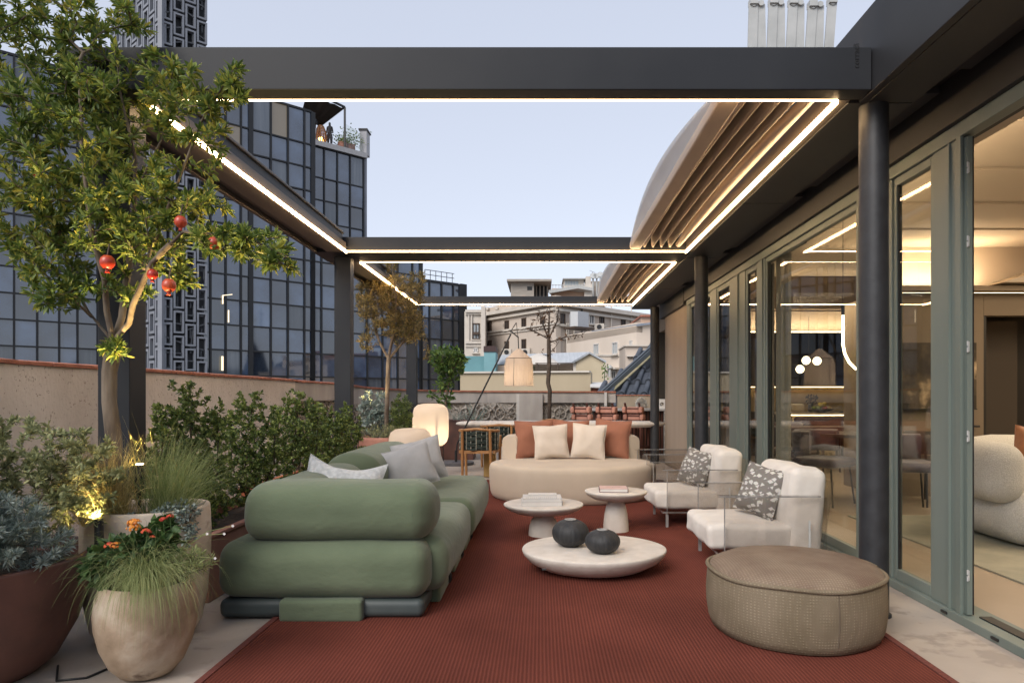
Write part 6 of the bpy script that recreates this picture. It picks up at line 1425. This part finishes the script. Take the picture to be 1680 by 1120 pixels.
# ---- shrubs in the planters
def shrub(lab, x, y, h, w, seed, n=170, z0=.33):
    leafy_tree('shrub', lab, 'shrub', (x, y, z0), [([(x, y, z0), (x+.03, y, z0+h*.4), (x-.02, y+.02, z0+h*.92)], None), ([(x, y, z0), (x+w*.5, y+.05, z0+h*.4), (x+w*.6, y, z0+h*.75)], (0, .02)), ([(x, y, z0), (x-w*.5, y-.05, z0+h*.4), (x-w*.55, y, z0+h*.7)], (0, .02)), ([(x, y, z0), (x, y-w*.5, z0+h*.4), (x+.05, y-w*.5, z0+h*.7)], (0, .02))],
        [((x, y, z0+h*.30), (w, w, h*.30), 1.3), ((x, y, z0+h*.6), (w*.9, w*.9, h*.28), 1.0), ((x-.02, y, z0+h*.9), (w*.45, w*.45, h*.2), .3), ((x+w*.5, y, z0+h*.78), (w*.35, w*.35, h*.18), .2), ((x-w*.5, y, z0+h*.75), (w*.35, w*.35, h*.18), .2)],
        n*2, M['leaf_sh'], M['bark_d'], .03, seed, .0012, .012, .026, .55, n*36, .01, 1, spread=.9, group='leafy green shrubs in the planters behind the sofa', upb=.35)
shrub('tallest open leafy shrub at the near end of the pink planter', -2.12, 4.12, .86, .29, 31, 300)
shrub('second leafy shrub with an upright tuft in the pink planter', -2.10, 4.98, .80, .27, 32, 260)
shrub('dense rounded shrub at the near end of the orange planter', -2.12, 5.95, .80, .30, 33, 260, .36)
shrub('small dense shrub at the far end of the orange planter', -2.13, 6.80, .66, .26, 34, 230, .36)
shrub('narrow upright shrub in front of the middle pergola post', -2.06, 7.28, 1.0, .20, 35, 200, .0)
shrub('low sprawling shrub filling the gap beside the tall pale pot', -2.35, 4.45, .55, .28, 36, 240, .30)
# ---- olive tree, citrus, bare tree
Po = lambda px, py, dd=0: P(px, py, 9.25+dd)
leafy_tree('olive_tree', 'bronze leaved olive tree standing in the pinkish tub under the pergola', 'tree', (-2.07, 9.25, .55),
    [([Po(633, 718), Po(635, 660), Po(637, 600), Po(638, 585)], None), ([Po(637, 588), Po(622, 560), Po(610, 520, .1), Po(605, 470, .1)], (0, .99)), ([Po(637, 588), Po(645, 550), Po(650, 490, -.1), Po(642, 425)], (0, .99)), ([Po(638, 588), Po(662, 560), Po(680, 520, .1), Po(690, 480)], (0, .99))],
    [(Po(640, 500), (.46, .40, .45), 2.6), (Po(612, 480), (.24, .3, .30), .8), (Po(670, 540), (.30, .3, .26), .8), (Po(642, 430), (.09, .12, .17), .22), (Po(600, 560), (.12, .2, .14), .15), (Po(684, 470), (.15, .2, .2), .3), (Po(700, 585), (.08, .1, .08), .06)],
    800, M['leaf_ol'], M['bark'], .05, 41, .0018, .03, .06, .18, 12000, .006, 1, spread=.8, upb=.35, power=.5)
Pc = lambda px, py, dd=0: P(px, py, 12.6+dd)
leafy_tree('citrus_tree', 'small bright green rounded citrus tree in the far dark planter', 'tree', (-1.7, 12.6, .66),
    [([Pc(733, 700), Pc(731, 660), Pc(736, 630), Pc(737, 610)], None), ([Pc(736, 615), Pc(720, 595), Pc(716, 575)], (0, .99)), ([Pc(736, 615), Pc(752, 595), Pc(756, 578)], (0, .99)), ([Pc(732, 668), Pc(716, 655), Pc(708, 648)], (0, .4))],
    [(Pc(737, 598), (.34, .3, .33), 2), (Pc(722, 583), (.2, .2, .18), .4), (Pc(752, 585), (.16, .2, .16), .4), (Pc(728, 630), (.2, .2, .14), .25), (Pc(708, 650), (.06, .06, .05), .03), (Pc(734, 655), (.12, .1, .12), .1)],
    300, M['leaf_ci'], M['bark'], .05, 43, .002, .022, .10, .45, 1300, .007, 1, spread=.9, upb=.1)
Pb = lambda px, py, dd=0: P(px, py, 13.4+dd)
t, A = leafy_tree('bare_tree', 'nearly bare dark tree with a few withered leaves behind the oval sofa', 'tree', (X(901, 13.4), 13.4, .0),
    [([Pb(901, 745), Pb(901, 690), Pb(902, 640), Pb(899, 628), Pb(901, 600), Pb(900, 555)], None), ([Pb(900, 556), Pb(890, 530), Pb(884, 510), Pb(872, 506)], (0, .99)), ([Pb(900, 556), Pb(901, 520), Pb(903, 498)], (0, .99)), ([Pb(900, 556), Pb(915, 525), Pb(916, 505)], (0, .99)),
     ([Pb(901, 562), Pb(930, 552), Pb(955, 549), Pb(968, 537)], (0, .96)), ([Pb(900, 556), Pb(880, 545), Pb(864, 538)], (0, .97)), ([Pb(901, 585), Pb(892, 582), Pb(888, 576)], (0, .9)), ([Pb(901, 580), Pb(912, 568), Pb(917, 560)], (0, .92))],
    [(Pb(893, 525), (.28, .25, .26), 1), (Pb(915, 520), (.14, .2, .22), .4), (Pb(940, 551), (.25, .1, .08), .25), (Pb(875, 540), (.18, .1, .06), .2), (Pb(908, 570), (.12, .1, .1), .1)],
    46, M['leaf_dr'], M['bark_d'], .06, 45, .005, .042, .085, .4, 170, .012, 0, spread=.9, upb=-.3, power=.62, jit=.35)
pot('hidden_tree_pot', 'dark round pot at the foot of the bare tree behind the oval sofa', M['pot_dark'], [(.2,0), (.26,.1), (.28,.42), (.25,.42), (.24,.36)], (X(901, 13.4), 13.4), wb, .25, .36)
# agave-like spikes by the leaning lamp and understorey in the tubs
def plant(name, lab, loc): return thing(name, lab, 'plant', loc)
p_ = plant('spiky_plant', 'dark spiky plant in the far dark planter by the leaning lamp', (X(778, 12.6), 12.6, .66)); blades('leaves', (X(778, 12.6), 12.6, .64), 42, .42, M['leaf_gr'], p_, .06, .8, .35, .022, 51)
p_ = plant('spiky_plant', 'second spiky plant left of the lamp pole in the far planter', (X(752, 12.6), 12.6, .66)); blades('leaves', (X(752, 12.6), 12.6, .64), 40, .33, M['leaf_gr'], p_, .08, .8, .4, .02, 52)
def bush(name, lab, cx, cy, z0, rx, ry, rz, n, m, seed, L=.04, Wr=.2, per=2, bark='bark_d', group=None, step=.03, blobs=None, upb=.25, sag=0, tipn=3):
    return leafy_tree(name, lab, 'plant', (cx, cy, z0), [([(cx, cy, z0), (cx, cy, z0+rz*.8)], None), ([(cx, cy, z0), (cx+rx*.5, cy, z0+rz*.6)], (0, 0)), ([(cx, cy, z0), (cx-rx*.5, cy, z0+rz*.6)], (0, 0)), ([(cx, cy, z0), (cx, cy-ry*.5, z0+rz*.5)], (0, 0))], blobs or [((cx, cy, z0+rz*.75), (rx, ry, rz*.8))], n, m, M[bark], step, seed, .0012, .006, L, Wr, n*per*4.5, .01, 1, spread=.8, upb=upb, group=group, sag=sag)
bush('grey_shrub', 'grey leaved shrub left of the olive trunk in the pinkish tub', -2.28, 9.35, .57, .22, .18, .46, 150, M['leaf_gr'], 61, .06, .35, 2.2)
bush('green_shrub', 'bright green shrub right of the olive trunk in the pinkish tub', -1.92, 9.4, .57, .16, .2, .40, 170, M['leaf_sh'], 62, .035, .4, 3)
bush('rosemary', 'low rosemary round the foot of the olive tree', -2.07, 9.05, .56, .34, .2, .14, 190, M['leaf_si'], 63, .035, .12, 2.5)
bush('green_shrub', 'leafy green shrub beyond the third pergola post', -2.3, 11.4, .45, .35, .3, .42, 170, M['leaf_sh'], 64, .045, .4, 2)
b = B(); b.box(-2.75, -1.95, 11.1, 11.75, 0, .42); o = b.build('planter', M['pot_dark']); tag(o, 'low dark planter box hidden behind the olive tub', 'planter')
# ---- front left planting
bx, by = pc1
leafy_tree('silver_shrub', 'cascading silvery blue green shrub spilling from the dark pot', 'plant', (bx, by, .42),
    [([(bx, by, .42), (bx+.1, by, .75)], None), ([(bx, by, .42), (bx+.3, by-.15, .62)], (0, 0)), ([(bx, by, .42), (bx-.2, by-.2, .65)], (0, 0)), ([(bx, by, .42), (bx+.2, by-.35, .55)], (0, 0))],
    [((bx+.12, by-.22, .66), (.36, .25, .18), 2), ((bx+.06, by-.30, .84), (.36, .18, .15), 2.0), ((bx+.36, by-.28, .60), (.13, .14, .13), 1.0), ((bx+.34, by-.20, .70), (.14, .16, .12), .7), ((bx+.38, by-.12, .58), (.16, .2, .12), .9), ((bx+.30, by-.36, .50), (.16, .10, .10), .8), ((bx-.05, by-.3, .8), (.3, .2, .15), 1), ((bx+.05, by-.38, .50), (.3, .08, .09), .8), ((bx+.26, by-.40, .46), (.18, .07, .08), 1.0), ((bx+.1, by-.3, .78), (.3, .2, .12), 1.2)],
    800, M['leaf_gr'], M['bark_d'], .03, 71, .0012, .008, .031, .15, 46000, .01, 1, spread=.75, upb=.2)
leafy_tree('yellow_shrub', 'airy yellow green shrub behind the silvery one, lit from the side', 'plant', (bx, by+.15, .42),
    [([(bx, by+.15, .42), (bx, by+.15, .9)], None), ([(bx, by+.15, .42), (bx+.35, by+.2, .85)], (0, 0)), ([(bx, by+.15, .42), (bx-.2, by+.1, .9)], (0, 0))],
    [((bx+.1, by+.2, .88), (.32, .2, .2), 1.2), ((bx+.38, by+.22, .80), (.22, .18, .2), 1.0), ((bx-.1, by+.1, .98), (.25, .2, .13), .6), ((bx+.40, by+.1, .66), (.14, .15, .12), .4)],
    340, M['leaf_si'], M['bark_d'], .035, 72, .0012, .007, .028, .36, 11000, .01, 1, spread=.85, upb=.3)
cx, cy = pc2
p_ = plant('feather_grass', 'straw gold feather grass left in the tall pale pot', (cx-.02, cy-.02, .57)); blades('blades', (cx-.09, cy-.16, .57), 1500, .40, M['grassy'], p_, .045, .45, 1.4, .0028, 73, dirb=(-.35, -.2))
p_ = plant('feather_grass', 'greener feather grass right in the tall pale pot', (cx+.12, cy-.06, .57)); blades('blades', (cx+.12, cy-.05, .56), 1000, .42, M['grassg'], p_, .04, .42, .9, .0026, 74, dirb=(.35, .0)); blades('tall_blades', (cx+.06, cy-.05, .56), 26, .50, M['grassy'], p_, .04, .35, .6, .004, 75)
# small grey creeper on the rim
bush('grey_creeper', 'small silvery creeper hanging over the right rim of the tall pot', cx+.20, cy-.10, .585, .14, .1, .07, 160, M['leaf_gr'], 76, .018, .55, 2.4, blobs=[((cx+.21, cy-.13, .62), (.11, .10, .05), 1), ((cx+.265, cy-.12, .54), (.04, .08, .09), .7), ((cx-.1, cy-.2, .60), (.2, .06, .025), .4)], upb=0)
sp = thing('spike_light', 'small round garden spotlight lit among the grass in the tall pale pot', 'lamp', P(228, 775, 3.2))
q = P(229, 762, 3.2); b = B(); b.tube([q+Vector((0,0,-.12)), q], .020, 14); b.tube([q+Vector((0,0,-.20)), q+Vector((0,0,-.12))], .006, 6); b.build('housing', M['black'], sp); b = B(); b.tube([q+Vector((0,0,.001)), q+Vector((0,0,.005))], .017, 14); b.build('lens', emat('spot_lens', (1,.75,.4), 12), sp)
def spot(loc, aim, e, ang, par, c=(1,.72,.30)):
    l = bpy.data.lights.new('spot_light', 'SPOT'); l.energy = e; l.color = c; l.spot_size = R_(ang); l.spot_blend = .6; l.shadow_soft_size = .015
    o = bpy.data.objects.new('spot_light', l); COL.objects.link(o); o.location = Vector(loc)-WORLD[par]; o.parent = par; o.rotation_euler = (Vector(aim)-Vector(loc)).to_track_quat('-Z', 'Y').to_euler()
spot(q+Vector((.02,-.03,.06)), Pt(300, 345,-.25), 95, 84, sp); spot(q+Vector((-.01,-.03,.0)), Pt(170, 640,-.3), .8, 165, sp)
s2_ = thing('spike_light', 'hidden warm garden spotlight behind the silvery shrub in the dark pot', 'lamp', (bx+.42, by+.25, .45))
q2 = Vector((bx+.50, by+.16, .62)); b = B(); b.tube([q2+Vector((0,0,-.15)), q2], .018, 12); b.build('housing', M['black'], s2_); spot(q2+Vector((0,0,.01)), (bx+.05, by+.05, .95), 6, 150, s2_)
s3_ = thing('spike_light', 'small black garden spotlight beside the olive tree', 'lamp', P(587, 700, 8.2))
q3 = P(589, 690, 9.0); b = B(); b.tube([q3+Vector((0,0,-.10)), q3], .025, 12); b.tube([q3+Vector((.01,0,-.2)), q3+Vector((0,0,-.1))], .008, 6); b.build('housing', M['black'], s3_); spot(q3+Vector((0,0,.012)), Po(645, 500), 30, 75, s3_)
# lantana in the urn
ux, uy = pc3
t, A = leafy_tree('lantana', 'orange and red flowering lantana in the small round urn', 'plant', (ux-.03, uy, .33),
    [([(ux-.03, uy, .34), (ux-.04, uy, .52)], None), ([(ux-.03, uy, .31), (ux-.12, uy-.03, .45)], (0, 0)), ([(ux-.02, uy, .31), (ux+.08, uy, .47), (ux+.09, uy-.02, .56)], (0, 0))],
    [((ux-.04, uy-.04, .52), (.13, .10, .09), 1.6), ((ux-.12, uy-.08, .46), (.08, .06, .09), .8), ((ux+.09, uy-.03, .58), (.045, .05, .08), .5)], 110, M['leaf_la'], M['bark_d'], .03, 81, .0016, .006, .052, .58, 800, .01, 1, spread=.9, upb=-.05, droop=.15)
b_or = mat('orange_petals', (.55,.13,.01), (.75,.30,.03), rough=.6, scale=60); b_rd = mat('red_petals', (.40,.02,.015), (.6,.08,.02), rough=.6, scale=60)
for i, (px, py, r_, m_) in enumerate(((220, 858, .021, b_or), (219, 866, .022, b_or), (240, 872, .016, b_rd), (180, 895, .017, b_rd), (190, 895, .018, b_or), (168, 911, .015, b_or), (268, 852, .012, b_rd), (279, 847, .011, b_rd), (250, 881, .009, b_rd))):
    p = P(px, py, 2.72); r_ *= 1.15; b = B(); rg = random.Random(i)
    for k in range(34):
        a = rg.uniform(0, 6.28); e = rg.uniform(-.2, 1.5); d = Vector((math.cos(a)*math.cos(e), math.sin(a)*math.cos(e), math.sin(e)*.7)); q_ = p+d*r_; u = d.cross(Vector((0,0,1.01))).normalized()*r_*.28; v = d.cross(u).normalized()*r_*.28
        b.add([q_+u, q_+v, q_-u, q_-v, q_+d*r_*.12], [(0,1,4), (1,2,4), (2,3,4), (3,0,4)])
    b.build('flower', m_, t)
    b = B(); b.tube([p-Vector((-.005,0,.06)), p], .002, 5); b.build('flower_stalk', M['leaf_la'], t)
p_ = plant('trailing_grass', 'fine green grass trailing over the front of the small urn', (ux+.02, uy-.1, .37)); blades('blades', (ux+.06, uy-.115, .380), 800, .42, M['grassg'], p_, .026, .26, 3.8, .0018, 83, dirb=(.42, -.62), seg=10, up=.8)
blades('blades', (ux-.08, uy-.08, .375), 160, .20, M['grassg'], p_, .03, .6, 1.6, .0017, 84, seg=7)
bush('gaura', 'wiry green gaura with tiny white flowers right of the lantana', ux+.10, uy+.02, .33, .12, .1, .15, 130, M['grassg'], 85, .028, .14, 2.4, upb=.5, blobs=[((ux+.14, uy, .44), (.10, .10, .08), 1), ((ux+.21, uy-.02, .47), (.08, .06, .06), .4)])
g_ = plant('gaura_sprays', 'long arching stems with white gaura blossoms in front of the sofa', (ux+.15, uy, .36)); wp = mat('white_petal', (.75,.72,.70), rough=.6)
for (px, py), st_ in (((382, 862), (300, 900)), ((340, 875), (290, 905)), ((368, 875), (300, 900)), ((353, 915), (300, 930))):
    e_, s_0 = P(px, py, 2.75), P(st_[0], st_[1], 2.85); mid_ = e_.lerp(s_0, .5)+Vector((0,0,.025)); b = B(); b.tube([s_0-Vector((.02,0,.05)), s_0, mid_, e_], .0012, 4); b.build('stem', M['grassg'], g_)
    b = B()
    for k in range(5):
        a = k*1.257+px; d = Vector((math.cos(a), -.3, math.sin(a)))*.0065; s1 = Vector((-math.sin(a), 0, math.cos(a)))*.0025; b.add([e_, e_+d*.6+s1, e_+d, e_+d*.6-s1], [(0,1,2,3)])
    b.build('blossom', wp, g_)
cb_ = B(); cb_.tube([(-2.05, 2.9, .008), (-1.95, 2.75, .006), (-1.85, 2.78, .006), (-1.80, 2.95, .006)], .005, 5); tag(cb_.build('power_cable', M['black']), 'black cable on the floor between the dark pot and the small urn', 'cable')
print('p5 done', len(bpy.data.objects))
